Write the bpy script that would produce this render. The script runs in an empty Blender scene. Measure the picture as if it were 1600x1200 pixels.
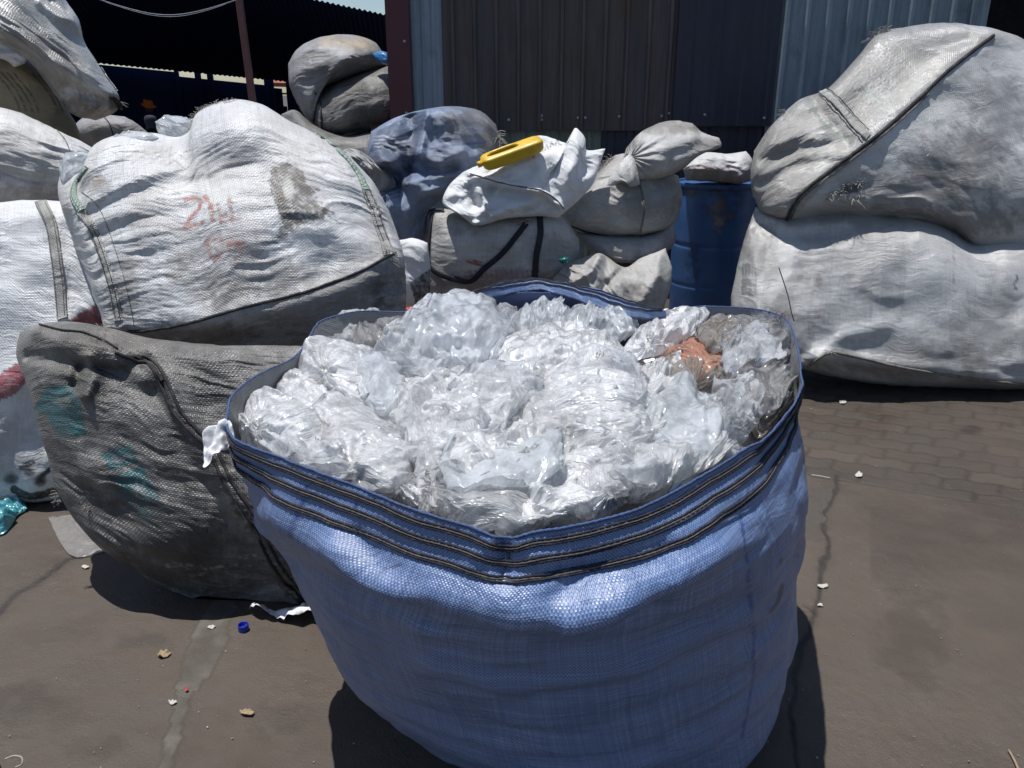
import bpy, bmesh, math, random
import numpy as np
R = math.radians
sc = bpy.context.scene
COL = sc.collection

# ---------------------------------------------------------------- camera
CAMZ, PITCH, FPX = 1.6, R(20), 1250.0
cam = bpy.data.cameras.new('camera')
cam.lens = 36 * FPX / 1600.0
cam.sensor_width = 36
cam.clip_end = 2000
cam.clip_start = 0.05
camo = bpy.data.objects.new('camera', cam)
COL.objects.link(camo)
camo.location = (0, 0, CAMZ)
camo.rotation_euler = (R(90) - PITCH, 0, 0)
sc.camera = camo

# ---------------------------------------------------------------- sky, sun, exposure
SUN = np.array([-0.17, 0.045, 1.0]); SUN /= np.linalg.norm(SUN)
w = bpy.data.worlds.new('World'); sc.world = w; w.use_nodes = True
nt = w.node_tree
sky = nt.nodes.new('ShaderNodeTexSky'); sky.sky_type = 'NISHITA'; sky.sun_disc = False
sky.sun_elevation = math.asin(SUN[2]); sky.sun_rotation = math.atan2(SUN[0], SUN[1])
sky.air_density = 1.0; sky.dust_density = 0.6; sky.ozone_density = 2.0
bg = nt.nodes['Background']; bg.inputs['Strength'].default_value = 0.088
nt.links.new(sky.outputs[0], bg.inputs[0])
sl = bpy.data.lights.new('sun', 'SUN'); sl.energy = 4.6; sl.angle = R(0.5); sl.color = (1, .98, .95)
so = bpy.data.objects.new('sun', sl); COL.objects.link(so)
so.location = (0, 0, 20)
from mathutils import Vector
so.rotation_euler = Vector(SUN).to_track_quat('Z', 'Y').to_euler()
sc.view_settings.view_transform = 'Standard'; sc.view_settings.look = 'None'
sc.view_settings.exposure = 0.20; sc.view_settings.gamma = 1
sc.render.engine = 'CYCLES'
sc.cycles.use_denoising = True
sc.cycles.max_bounces = 10; sc.cycles.transparent_max_bounces = 24
sc.cycles.sample_clamp_indirect = 6

# ---------------------------------------------------------------- pixel rays (1600 x 1200 frame)
FW = np.array([0, math.cos(PITCH), -math.sin(PITCH)]); UP = np.array([0, math.sin(PITCH), math.cos(PITCH)])
RT = np.array([1.0, 0, 0]); CP = np.array([0, 0, CAMZ])
def ray(p):
    p = np.asarray(p, float)
    return FW + RT * ((p[..., 0:1] - 800) / FPX) + UP * ((600 - p[..., 1:2]) / FPX)
def at_plane(p, Y, lean=0.0, z0=0.8):      # plane y = Y + lean (z - z0)
    d = ray(p)
    t = (Y + lean * (CAMZ - z0)) / (d[..., 1:2] - lean * d[..., 2:3])
    return CP + d * t
def at_z(p, z=0.0):
    d = ray(p); return CP + d * ((np.asarray(z) - CAMZ) / d[..., 2:3])
def proj(P):
    q = P - CP; dep = q @ FW
    return np.stack([800 + FPX * (q @ RT) / dep, 600 - FPX * (q @ UP) / dep], -1)

# ---------------------------------------------------------------- noise
def _hash(ix, iy, iz, s):
    n = (ix * 374761393 + iy * 668265263 + iz * 1440670441 + s * 1274126177) & 0xffffffff
    n = ((n ^ (n >> 13)) * 1103515245) & 0xffffffff
    n = ((n ^ (n >> 15)) * 668265263) & 0xffffffff
    return ((n ^ (n >> 16)) & 0xffffff) / float(0xffffff) * 2 - 1
def vnoise(P, s=0):
    P = np.asarray(P, float)
    i = np.floor(P).astype(np.int64); f = P - i
    f = f * f * f * (f * (f * 6 - 15) + 10)
    x, y, z = i[..., 0], i[..., 1], i[..., 2]; fx, fy, fz = f[..., 0], f[..., 1], f[..., 2]
    r = 0
    for dx in (0, 1):
        for dy in (0, 1):
            for dz in (0, 1):
                r = r + _hash(x + dx, y + dy, z + dz, s) * (fx if dx else 1 - fx) * (fy if dy else 1 - fy) * (fz if dz else 1 - fz)
    return r
def fbm(P, s=0, o=4):
    r = 0; a = 1.0; t = 0
    for k in range(o):
        r = r + a * vnoise(np.asarray(P) * (2.03 ** k) + 17.3 * k, s + k); t += a; a *= .5
    return r / t
def n2(a, b, s=0, o=3):
    return fbm(np.stack([a, b, np.zeros_like(a) + .37 * s], -1), s, o)

# ---------------------------------------------------------------- mesh helpers
def tag(o, label=None, cat=None, group=None, kind=None):
    if label: o['label'] = label
    if cat: o['category'] = cat
    if group: o['group'] = group
    if kind: o['kind'] = kind
    return o
def mesh_obj(name, V, F, mat, parent=None, smooth=True, uv=None, paint=None, origin=None):
    V = np.asarray(V, float)
    me = bpy.data.meshes.new(name)
    off = np.zeros(3)
    if parent is not None: off = np.array(parent.matrix_world.translation) if parent.parent is None else np.array(parent['_o'])
    elif origin is not None: off = np.asarray(origin, float)
    me.from_pydata((V - off).tolist() if not isinstance(F, np.ndarray) else [], [], F if not isinstance(F, np.ndarray) else [])
    if isinstance(F, np.ndarray):
        n = len(V); m = len(F); k = F.shape[1]
        me.vertices.add(n); me.vertices.foreach_set('co', (V - off).astype(np.float32).ravel())
        me.loops.add(m * k); me.loops.foreach_set('vertex_index', F.astype(np.int32).ravel())
        me.polygons.add(m); me.polygons.foreach_set('loop_start', np.arange(0, m * k, k, dtype=np.int32))
        me.update(calc_edges=True); me.validate()
    if smooth:
        me.polygons.foreach_set('use_smooth', np.ones(len(me.polygons), bool))
    vi = None
    if uv is not None:
        vi = np.empty(len(me.loops), np.int32); me.loops.foreach_get('vertex_index', vi)
        l = me.uv_layers.new(name='UVMap'); l.data.foreach_set('uv', np.asarray(uv, np.float32)[vi].ravel())
    if paint is None and uv is not None: paint = np.zeros((len(V), 4))
    if paint is not None:
        a = me.color_attributes.new('paint', 'FLOAT_COLOR', 'POINT'); a.data.foreach_set('color', np.asarray(paint, np.float32).ravel())
    if mat: me.materials.append(mat)
    o = bpy.data.objects.new(name, me); COL.objects.link(o)
    if parent is not None:
        o.parent = parent
    else:
        o.location = off
        o.matrix_world.translation = off
    o['_o'] = [float(q) for q in off]
    return o
def empty(name, loc):
    o = bpy.data.objects.new(name, None); COL.objects.link(o); o.location = loc
    o.matrix_world.translation = loc; o.empty_display_size = .1
    return o
def grid_faces(nu, nv, wrap=False):
    i = np.arange(nu * nv).reshape(nv, nu)
    if wrap: i = np.concatenate([i, i[:, :1]], 1)
    return np.stack([i[:-1, :-1], i[1:, :-1], i[1:, 1:], i[:-1, 1:]], -1).reshape(-1, 4)
def spline(P, n, closed=False, w=None):
    P = np.asarray(P, float)
    if closed: Q = np.concatenate([P[-1:], P, P[:2]])
    else: Q = np.concatenate([2 * P[:1] - P[1:2], P, 2 * P[-1:] - P[-2:-1]])
    out = []
    for k in range(1, len(Q) - 2):
        t = np.linspace(0, 1, 24, endpoint=False)[:, None]
        a, b, c, d = Q[k - 1], Q[k], Q[k + 1], Q[k + 2]
        tt = .5
        m1 = (c - a) * tt; m2 = (d - b) * tt
        L = np.linalg.norm((c - b)[:2]) + 1e-9
        for m in (m1, m2):
            l = np.linalg.norm(m[:2])
            if l > L: m *= L / l
        out.append((2 * t**3 - 3 * t**2 + 1) * b + (t**3 - 2 * t**2 + t) * m1 + (-2 * t**3 + 3 * t**2) * c + (t**3 - t**2) * m2)
    out.append(Q[-2:-1]); D = np.concatenate(out)
    s = np.concatenate([[0], np.cumsum(np.linalg.norm(np.diff(D, axis=0), axis=1))])
    q = np.linspace(0, s[-1], n + 1)[:-1] if closed else (np.linspace(0, s[-1], n) if w is None else (w * s[-1]))
    return np.stack([np.interp(q, s, D[:, k]) for k in range(D.shape[1])], -1)
def tube_vf(P, r, seg=6, flat=1.0, nrm=None):
    P = np.asarray(P, float); n = len(P)
    T = np.gradient(P, axis=0); T /= np.linalg.norm(T, axis=1)[:, None] + 1e-9
    if nrm is None:
        nrm = np.tile(np.array([0, -.6, .8]), (n, 1))
    N = nrm - (nrm * T).sum(1)[:, None] * T; N /= np.linalg.norm(N, axis=1)[:, None] + 1e-9
    B = np.cross(T, N)
    r = np.broadcast_to(np.asarray(r, float), (n,))
    a = np.linspace(0, 2 * math.pi, seg, endpoint=False)
    V = P[:, None] + (np.cos(a)[None, :, None] * B[:, None] + flat * np.sin(a)[None, :, None] * N[:, None]) * r[:, None, None]
    F = grid_faces(seg, n, True)
    V = V.reshape(-1, 3); k = len(V)
    V = np.concatenate([V, P[:1], P[-1:]])
    i = np.arange(seg); j = (i + 1) % seg
    caps = [(k, int(j_), int(i_), int(i_)) for i_, j_ in zip(i, j)]
    F = [tuple(f) for f in F.tolist()] + [(k, int(i_), int(j_)) for i_, j_ in zip(i, j)] + [(k + 1, int(k - seg + j_), int(k - seg + i_)) for i_, j_ in zip(i, j)]
    return V, F
class MB:
    def __init__(s): s.V = []; s.F = []; s.n = 0
    def add(s, V, F):
        V = np.asarray(V, float)
        s.V.append(V); s.F += [tuple(int(a) + s.n for a in f) for f in (F.tolist() if isinstance(F, np.ndarray) else F)]; s.n += len(V); return s
    def tube(s, P, r, seg=6, flat=1., nrm=None): return s.add(*tube_vf(P, r, seg, flat, nrm))
    def box(s, c, d, rz=0):
        c = np.array(c, float); d = np.array(d, float) / 2
        V = np.array([[x, y, z] for x in (-1, 1) for y in (-1, 1) for z in (-1, 1)], float) * d
        ca, sa = math.cos(rz), math.sin(rz)
        V = np.stack([V[:, 0] * ca - V[:, 1] * sa, V[:, 0] * sa + V[:, 1] * ca, V[:, 2]], 1) + c
        return s.add(V, [(0, 1, 3, 2), (4, 6, 7, 5), (0, 4, 5, 1), (2, 3, 7, 6), (0, 2, 6, 4), (1, 5, 7, 3)])
    def obj(s, name, mat, parent=None, smooth=True, origin=None):
        return mesh_obj(name, np.concatenate(s.V), s.F, mat, parent, smooth, origin=origin)

# ---------------------------------------------------------------- cloth relaxation: extra cloth buckles into real folds
def relax(P, eu, ev, it=60, pull=.01, bend=.05, wrap=False, shear=.3, fix=(1, 1), rest=None):
    nv, nu, _ = P.shape
    idx = np.arange(nu * nv).reshape(nv, nu); X = P.reshape(-1, 3).copy(); X0 = (P if rest is None else rest).reshape(-1, 3).copy()
    eu = np.broadcast_to(eu, (nv, nu)).ravel(); ev = np.broadcast_to(ev, (nv, nu)).ravel()
    fam = []
    def addf(a, b, k, e):
        a = a.ravel(); b = b.ravel()
        L = np.linalg.norm(X0[a] - X0[b], axis=1) * (1 + e[a])
        fam.append((a, b, L[:, None], k))
    if wrap:
        r = np.roll(idx, -1, 1)
        addf(idx[:, ::2], r[:, ::2], 1., eu); addf(idx[:, 1::2], r[:, 1::2], 1., eu)
    else:
        addf(idx[:, :-1:2], idx[:, 1::2][:, :idx[:, :-1:2].shape[1]], 1., eu)
        addf(idx[:, 1:-1:2], idx[:, 2::2], 1., eu)
    a = idx[:-1:2]; b = idx[1::2][:len(a)]; addf(a, b, 1., ev)
    a = idx[1:-1:2]; b = idx[2::2][:len(a)]; addf(a, b, 1., ev)
    em = (eu + ev) / 2
    for r0 in (0, 1):
        A = idx[r0:-1:2]; B = idx[r0 + 1::2]; m = min(len(A), len(B)); A, B = A[:m], B[:m]
        addf(A[:, :-1], B[:, 1:], shear * .5, em); addf(A[:, 1:], B[:, :-1], shear * .5, em)
    free = np.ones((nv, nu), bool)
    if fix[1]: free[0] = free[-1] = False
    if fix[0] and not wrap: free[:, 0] = free[:, -1] = False
    free = free.ravel()[:, None].astype(float)
    for k in range(it):
        Xs = X.copy()
        for a, b, L, s in fam:
            d = X[b] - X[a]; l = np.sqrt((d * d).sum(1))[:, None] + 1e-9
            c = d * ((l - L) / l * (.5 * s))
            if s == 1.: X[a] += c; X[b] -= c
            else:
                np.add.at(X, a, c * .5) if False else None
                X[a] += c; X[b] -= c
        G = X.reshape(nv, nu, 3)
        if wrap: lap = np.roll(G, 1, 1) + np.roll(G, -1, 1) - 2 * G
        else:
            lap = np.zeros_like(G); lap[:, 1:-1] = G[:, 2:] + G[:, :-2] - 2 * G[:, 1:-1]
        lv = np.zeros_like(G); lv[1:-1] = G[2:] + G[:-2] - 2 * G[1:-1]
        G = G + bend * (lap + lv) * .5
        X = G.reshape(-1, 3) + pull * (X0 - G.reshape(-1, 3))
        X = Xs + (X - Xs) * free
    return X.reshape(nv, nu, 3)
def normals(G, wrap=False):
    if wrap: du = np.roll(G, -1, 1) - np.roll(G, 1, 1)
    else: du = np.gradient(G, axis=1)
    dv = np.gradient(G, axis=0)
    n = np.cross(dv, du); n /= np.linalg.norm(n, axis=-1)[..., None] + 1e-12
    return n

# distance (px) of points to a polyline, and its side parameter
def dline(Q, line):
    Q = np.asarray(Q, float); line = np.asarray(line, float)
    best = np.full(Q.shape[:-1], 1e9); par = np.zeros(Q.shape[:-1]); L0 = 0
    for a, b in zip(line[:-1], line[1:]):
        d = b - a; L = np.linalg.norm(d) + 1e-9
        t = np.clip(((Q - a) @ d) / L**2, 0, 1)
        r = np.linalg.norm(Q - (a + t[..., None] * d), axis=-1)
        m = r < best; best = np.where(m, r, best); par = np.where(m, L0 + t * L, par); L0 += L
    return best, par
def inpoly(Q, poly):
    x, y = Q[..., 0], Q[..., 1]; c = np.zeros(x.shape, bool); n = len(poly)
    for i in range(n):
        x1, y1 = poly[i]; x2, y2 = poly[(i + 1) % n]
        m = ((y1 > y) != (y2 > y)) & (x < (x2 - x1) * (y - y1) / (y2 - y1 + 1e-12) + x1)
        c ^= m
    return c

WRK = .62
class Sack:
    """a filled sack: its front and back cloth share the outline; front carries the folds"""
    def __init__(s, name, loop, corners, Y, T, mat, label=None, cat='sack', group=None, lean=0., back=None, z0=.8, nu=130, nv=110,
                 e=(.03, .03), exc=None, it=50, pull=.02, bend=.05, ab=(2.6, 2.6), feats=(), lump=.02, lumps=.22, seed=1,
                 wr=((.25, .06, .009, .1, 1), (.12, .03, .004, -.1, 1), (.05, .015, .0015, .1, 1)), plane=None, ddir=None, jit=.003, uvrot=None, paint=None, parent=None, shear=.3, kind=None, ymin=None, pw=.5):
        loop = [tuple(map(float, q)) for q in loop]; n = len(loop); c = list(corners) + [n]
        def seg(i0, i1): return [loop[k % n] for k in range(i0, i1 + 1)]
        wu = np.linspace(-1, 1, nu); wv = np.linspace(-1, 1, nv)
        su = .72 * np.sin(wu * math.pi / 2) + .28 * wu; sv = .72 * np.sin(wv * math.pi / 2) + .28 * wv
        U = (su + 1) / 2; Vv = (sv + 1) / 2
        top = spline(seg(c[0], c[1]), nu, w=U); right = spline(seg(c[1], c[2]), nv, w=Vv)
        bot = spline(seg(c[2], c[3]), nu, w=1 - U[::1])[::1]; left = spline(seg(c[3], c[4]), nv, w=1 - Vv)
        uu, vv = np.meshgrid(U, Vv)
        px = ((1 - vv)[..., None] * top[None] + vv[..., None] * bot[None] + (1 - uu)[..., None] * left[:, None] + uu[..., None] * right[:, None]
              - ((1 - uu) * (1 - vv))[..., None] * top[0] - (uu * (1 - vv))[..., None] * top[-1] - (uu * vv)[..., None] * bot[-1] - ((1 - uu) * vv)[..., None] * bot[0])
        base = plane(px) if plane else at_plane(px, Y, lean, z0)
        cen = base.reshape(-1, 3).mean(0)
        D = (CP - cen) if ddir is None else np.array(ddir, float); D = D / np.linalg.norm(D)
        W = np.linalg.norm(np.diff(base[nv // 2], axis=0), axis=1).sum(); H = np.linalg.norm(np.diff(base[:, nu // 2], axis=0), axis=1).sum()
        mu, mv = uu * W, vv * H
        S, Tt = 2 * uu - 1, 2 * vv - 1
        prof = np.clip((1 - np.abs(S)**ab[0]) * (1 - np.abs(Tt)**ab[1]), 0, 1)**pw
        edge = np.clip(prof * 1.6, 0, 1)
        h = T * prof + lump * edge * n2(mu / lumps, mv / lumps, seed, 2) * 2
        if wr and not mat.name.startswith('film'): wr = tuple(wr) + ((.55, .16, .010 * min(1, W), .9, 'tri'), (.33, .10, .006 * min(1, W), -.6, 'tri'), (.16, .07, .0022, 1.3, 'tri'), (.13, .05, .0018, .2, 'tri'))
        for k, wk in enumerate(wr):
            lu, lv, amp = wk[:3]; rot = wk[3] if len(wk) > 3 else 0.
            cu, su_ = math.cos(rot), math.sin(rot); wa, wb_ = mu * cu + mv * su_, -mu * su_ + mv * cu
            wa = wa + .05 * n2(mu / .15, mv / .15, seed + 9, 2); wb_ = wb_ + .05 * n2(mu / .15, mv / .15, seed + 19, 2)
            nz = n2(wa / lu, wb_ / lv, seed + 5 + k, 2)
            if len(wk) > 4 and wk[4] == 'tri':
                q_ = (wa + .25 * lv * n2(mu / .07, mv / .07, seed + k, 2)) / lu
                nz = (np.abs(q_ - np.round(q_)) - .25) * 2 / WRK
            elif len(wk) > 4: nz = wk[4] * (.28 - abs(nz)) * 1.6
            h = h + amp * WRK * edge * nz * 2 * np.clip(.55 + 1.1 * n2(mu / .25, mv / .25, seed + 70 + k, 2), .1, 1.4)
        for f in feats:
            if f[0] == 'line':
                d, t = dline(px, f[1]); h = h + f[3] * np.exp(-(d / f[2])**2) * np.clip(prof * 3, 0, 1)
            elif f[0] == 'blob':
                x, y = f[1]; h = h + f[4] * np.exp(-((px[..., 0] - x) / f[2])**2 - ((px[..., 1] - y) / f[3])**2) * np.clip(prof * 3, 0, 1)
            elif f[0] == 'step':        # pushes everything on one side of a line back, smoothly
                (x1, y1), (x2, y2) = f[1]; nx, ny = -(y2 - y1), (x2 - x1); L = math.hypot(nx, ny)
                d = ((px[..., 0] - x1) * nx + (px[..., 1] - y1) * ny) / L
                h = h + f[3] * np.clip(d / f[2], 0, 1) * np.clip(prof * 3, 0, 1)
            elif f[0] == 'star':        # pleats radiating from a knot
                x, y = f[1]; a = np.arctan2(px[..., 1] - y, px[..., 0] - x); r = np.hypot(px[..., 0] - x, px[..., 1] - y)
                h = h + f[4] * np.sin(a * f[3] + 2 * n2(a * 2, r / 40, seed)) * np.exp(-r / f[2]) * np.clip(r / 8, 0, 1) * np.clip(prof * 3, 0, 1)
        G = base + D * h[..., None]
        j = jit * n2(mu / .05, mv / .05, seed + 31, 3)[..., None] * 2 * (1 - edge)[..., None]
        G = G + j * np.array([.6, 0, .8])
        eu = np.full(mu.shape, e[0]); ev = np.full(mu.shape, e[1])
        if exc is not None:
            a, b = exc(px); eu = eu + a; ev = ev + b
        if it: 
            G0 = G.copy(); G = G + D * (np.random.RandomState(seed).normal(0, .0012, mu.shape) * edge)[..., None]
            G = relax(G, eu * edge, ev * edge, it, pull, bend, shear=shear, rest=G0)
        if ymin is not None: G[..., 2] = np.maximum(G[..., 2], ymin)
        s.G = G; s.px = proj(G); s.N = normals(G)
        m = ((s.N * D).sum(-1)).mean()
        if m < 0: s.N = -s.N
        Tb = T * .8 if back is None else back
        hb = Tb * np.clip((1 - np.abs(S)**2.2) * (1 - np.abs(Tt)**2.2), 0, 1)**.5
        B = base - D * hb[..., None] + D * (.015 * edge * n2(mu / .12, mv / .12, seed + 3))[..., None]
        if ymin is not None: B[..., 2] = np.maximum(B[..., 2], ymin)
        idx = np.arange(nu * nv).reshape(nv, nu)
        ib = np.full((nv, nu), -1); ib[0] = idx[0]; ib[-1] = idx[-1]; ib[:, 0] = idx[:, 0]; ib[:, -1] = idx[:, -1]
        inner = ib < 0; ib[inner] = nu * nv + np.arange(inner.sum())
        V = np.concatenate([G.reshape(-1, 3), B[inner]])
        F1 = grid_faces(nu, nv)
        F2 = np.stack([ib[:-1, :-1], ib[:-1, 1:], ib[1:, 1:], ib[1:, :-1]], -1).reshape(-1, 4)
        uv = np.concatenate([np.stack([mu, mv], -1).reshape(-1, 2), np.stack([mu, mv], -1)[inner]])
        if uvrot is not None: cu, su_ = math.cos(uvrot), math.sin(uvrot); uv = np.stack([uv[:, 0] * cu + uv[:, 1] * su_, -uv[:, 0] * su_ + uv[:, 1] * cu], -1)
        s.pc = np.zeros((nv, nu, 4)); s.mu, s.mv, s.seed = mu, mv, seed
        if paint: paint(s)
        pc = np.concatenate([s.pc.reshape(-1, 4), np.zeros((inner.sum(), 4))])
        org = np.array([cen[0], cen[1], V[:, 2].min()])
        s.o = mesh_obj(name, V, np.concatenate([F1, F2]), mat, parent, uv=uv, paint=pc, origin=org)
        if parent is None: tag(s.o, label, cat, group, kind)
        elif label: s.o['label'] = label
        s.D = D; s._flat = s.px.reshape(-1, 2); s._P = G.reshape(-1, 3); s._N = s.N.reshape(-1, 3)
    def lay(s, col, m):
        a = m[..., None]; s.pc[..., :3] = s.pc[..., :3] * (1 - a) + np.array(col) * a; s.pc[..., 3] = 1 - (1 - s.pc[..., 3]) * (1 - m)
    def rag(s, sc_=.012, seed=0): return n2(s.mu / sc_, s.mv / sc_, s.seed + 50 + seed, 3)
    def poly(s, pts, col, a=1., rag=.5, soft=3.):
        q = s.px + 2.0 * np.stack([s.rag(.02), s.rag(.02, 3)], -1)
        m = inpoly(q, pts).astype(float)
        s.lay(col, m * np.clip(a + rag * (s.rag(.01, 5) + .6 * s.rag(.05, 7)), 0, 1))
    def line(s, pts, w_, col, a=1., rag=.5):
        d, _ = dline(s.px, pts)
        m = np.clip((w_ * (1 + .5 * s.rag(.03, 2)) - d) / 1.5 + .5, 0, 1)
        s.lay(col, m * np.clip(a + rag * s.rag(.01, 5) * 1.5, 0, 1))
    def blot(s, x, y, rx, ry, col, a=.6, rag=1.):
        r = ((s.px[..., 0] - x) / rx)**2 + ((s.px[..., 1] - y) / ry)**2
        s.lay(col, a * np.clip(1.1 - r + rag * .8 * s.rag(.04, 1) + rag * .5 * s.rag(.012, 4), 0, 1))
    def at(s, pts, off=.004, n=60, closed=False):
        q = spline(pts, n, closed); P = []; N = []
        for a in q:
            w_ = ((s._flat - a)**2).sum(1)
            k = np.argpartition(w_, 4)[:4]; ww = 1 / (w_[k] + .3); ww /= ww.sum()
            P.append((s._P[k] * ww[:, None]).sum(0)); N.append((s._N[k] * ww[:, None]).sum(0))
        P = np.array(P); N = np.array(N); N /= np.linalg.norm(N, axis=1)[:, None] + 1e-9
        for _ in range(2):
            P[1:-1] = (P[:-2] + 2 * P[1:-1] + P[2:]) / 4; N[1:-1] = (N[:-2] + 2 * N[1:-1] + N[2:]) / 4
        return P + N * off, N
    def cord(s, name, pts, r, mat, n=70, off=.002, flat=1., seg=6, label=None, wob=0):
        P, N = s.at(pts, off, n)
        if wob: P = P + N * (wob * n2(np.arange(n) * .35, np.zeros(n), s.seed))[:, None]
        V, F = tube_vf(P, r, seg, flat, N)
        o = mesh_obj(name, V, F, mat, s.o)
        if label: o['label'] = label
        return o
    def ribbon(s, name, pts, wid, mat, n=80, off=.003, label=None, m=5, thick=.002, ruck=.0):
        P, N = s.at(pts, off, n); T = np.gradient(P, axis=0); T /= np.linalg.norm(T, axis=1)[:, None] + 1e-9
        B = np.cross(T, N); B /= np.linalg.norm(B, axis=1)[:, None] + 1e-9
        t = np.linspace(-1, 1, m); bow = (1 - t**2) * thick
        up = P[:, None] + B[:, None] * (t[None, :, None] * wid) + N[:, None] * (bow + thick)[None, :, None]
        if ruck: up = up + N[:, None] * (ruck * n2(np.arange(n)[:, None] * .5 + 0 * t[None], np.zeros((n, m)) + t * 1.5, s.seed, 2))[..., None]
        dn = P[:, None] + B[:, None] * (t[None, :, None] * wid) - N[:, None] * thick
        ring = np.concatenate([up, dn[:, ::-1]], 1)
        L = np.concatenate([[0], np.cumsum(np.linalg.norm(np.diff(P, axis=0), axis=1))])
        uv = np.stack([np.broadcast_to(np.concatenate([t, t[::-1]]) * wid, (n, 2 * m)), np.broadcast_to(L[:, None], (n, 2 * m))], -1).reshape(-1, 2)
        F = grid_faces(2 * m, n, True).tolist(); k = 2 * m
        F += [tuple(range(k))[::-1], tuple((n - 1) * k + q for q in range(k))]
        o = mesh_obj(name, ring.reshape(-1, 3), [tuple(f) for f in F], mat, s.o, uv=uv)
        if label: o['label'] = label
        return o
# ---------------------------------------------------------------- materials
class NT:
    def __init__(s, name):
        s.m = bpy.data.materials.new(name); s.m.use_nodes = True; s.t = s.m.node_tree; s.t.nodes.clear()
        s.out = s.n('ShaderNodeOutputMaterial')
    def n(s, t, **kw):
        x = s.t.nodes.new(t)
        for k, v in kw.items():
            if k in x.inputs: x.inputs[k].default_value = v
            else: setattr(x, k, v)
        return x
    def l(s, a, b): s.t.links.new(a, b)
    def noise(s, vec, scale, detail=5, rough=.6, dist=0.):
        x = s.n('ShaderNodeTexNoise'); x.inputs['Scale'].default_value = scale; x.inputs['Detail'].default_value = detail
        x.inputs['Roughness'].default_value = rough; x.inputs['Distortion'].default_value = dist
        if vec is not None: s.l(vec, x.inputs['Vector'])
        return x.outputs['Fac']
    def ramp(s, f, a, b, lo=0., hi=1.):
        x = s.n('ShaderNodeMapRange'); x.inputs[1].default_value = a; x.inputs[2].default_value = b
        x.inputs[3].default_value = lo; x.inputs[4].default_value = hi; s.l(f, x.inputs[0]); return x.outputs[0]
    def math(s, op, a, b=None, clamp=False):
        x = s.n('ShaderNodeMath', operation=op); x.use_clamp = clamp
        for i, v in enumerate((a, b)):
            if v is None: continue
            if isinstance(v, (int, float)): x.inputs[i].default_value = v
            else: s.l(v, x.inputs[i])
        return x.outputs[0]
    def mix(s, f, a, b, mode='MIX'):
        x = s.n('ShaderNodeMix', data_type='RGBA', blend_type=mode)
        for i, v in ((0, f), (6, a), (7, b)):
            if isinstance(v, (int, float)): x.inputs[i].default_value = v
            elif isinstance(v, tuple): x.inputs[i].default_value = (*v, 1) if len(v) == 3 else v
            else: s.l(v, x.inputs[i])
        return x.outputs[2]
    def mapv(s, vec, scale, rot=(0, 0, 0)):
        x = s.n('ShaderNodeMapping'); x.inputs['Scale'].default_value = scale; x.inputs['Rotation'].default_value = rot; s.l(vec, x.inputs[0]); return x.outputs[0]
    def bump(s, h, dist, strength=1., nrm=None):
        x = s.n('ShaderNodeBump'); x.inputs['Distance'].default_value = dist; x.inputs['Strength'].default_value = strength
        s.l(h, x.inputs['Height'])
        if nrm: s.l(nrm, x.inputs['Normal'])
        return x.outputs[0]

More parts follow.
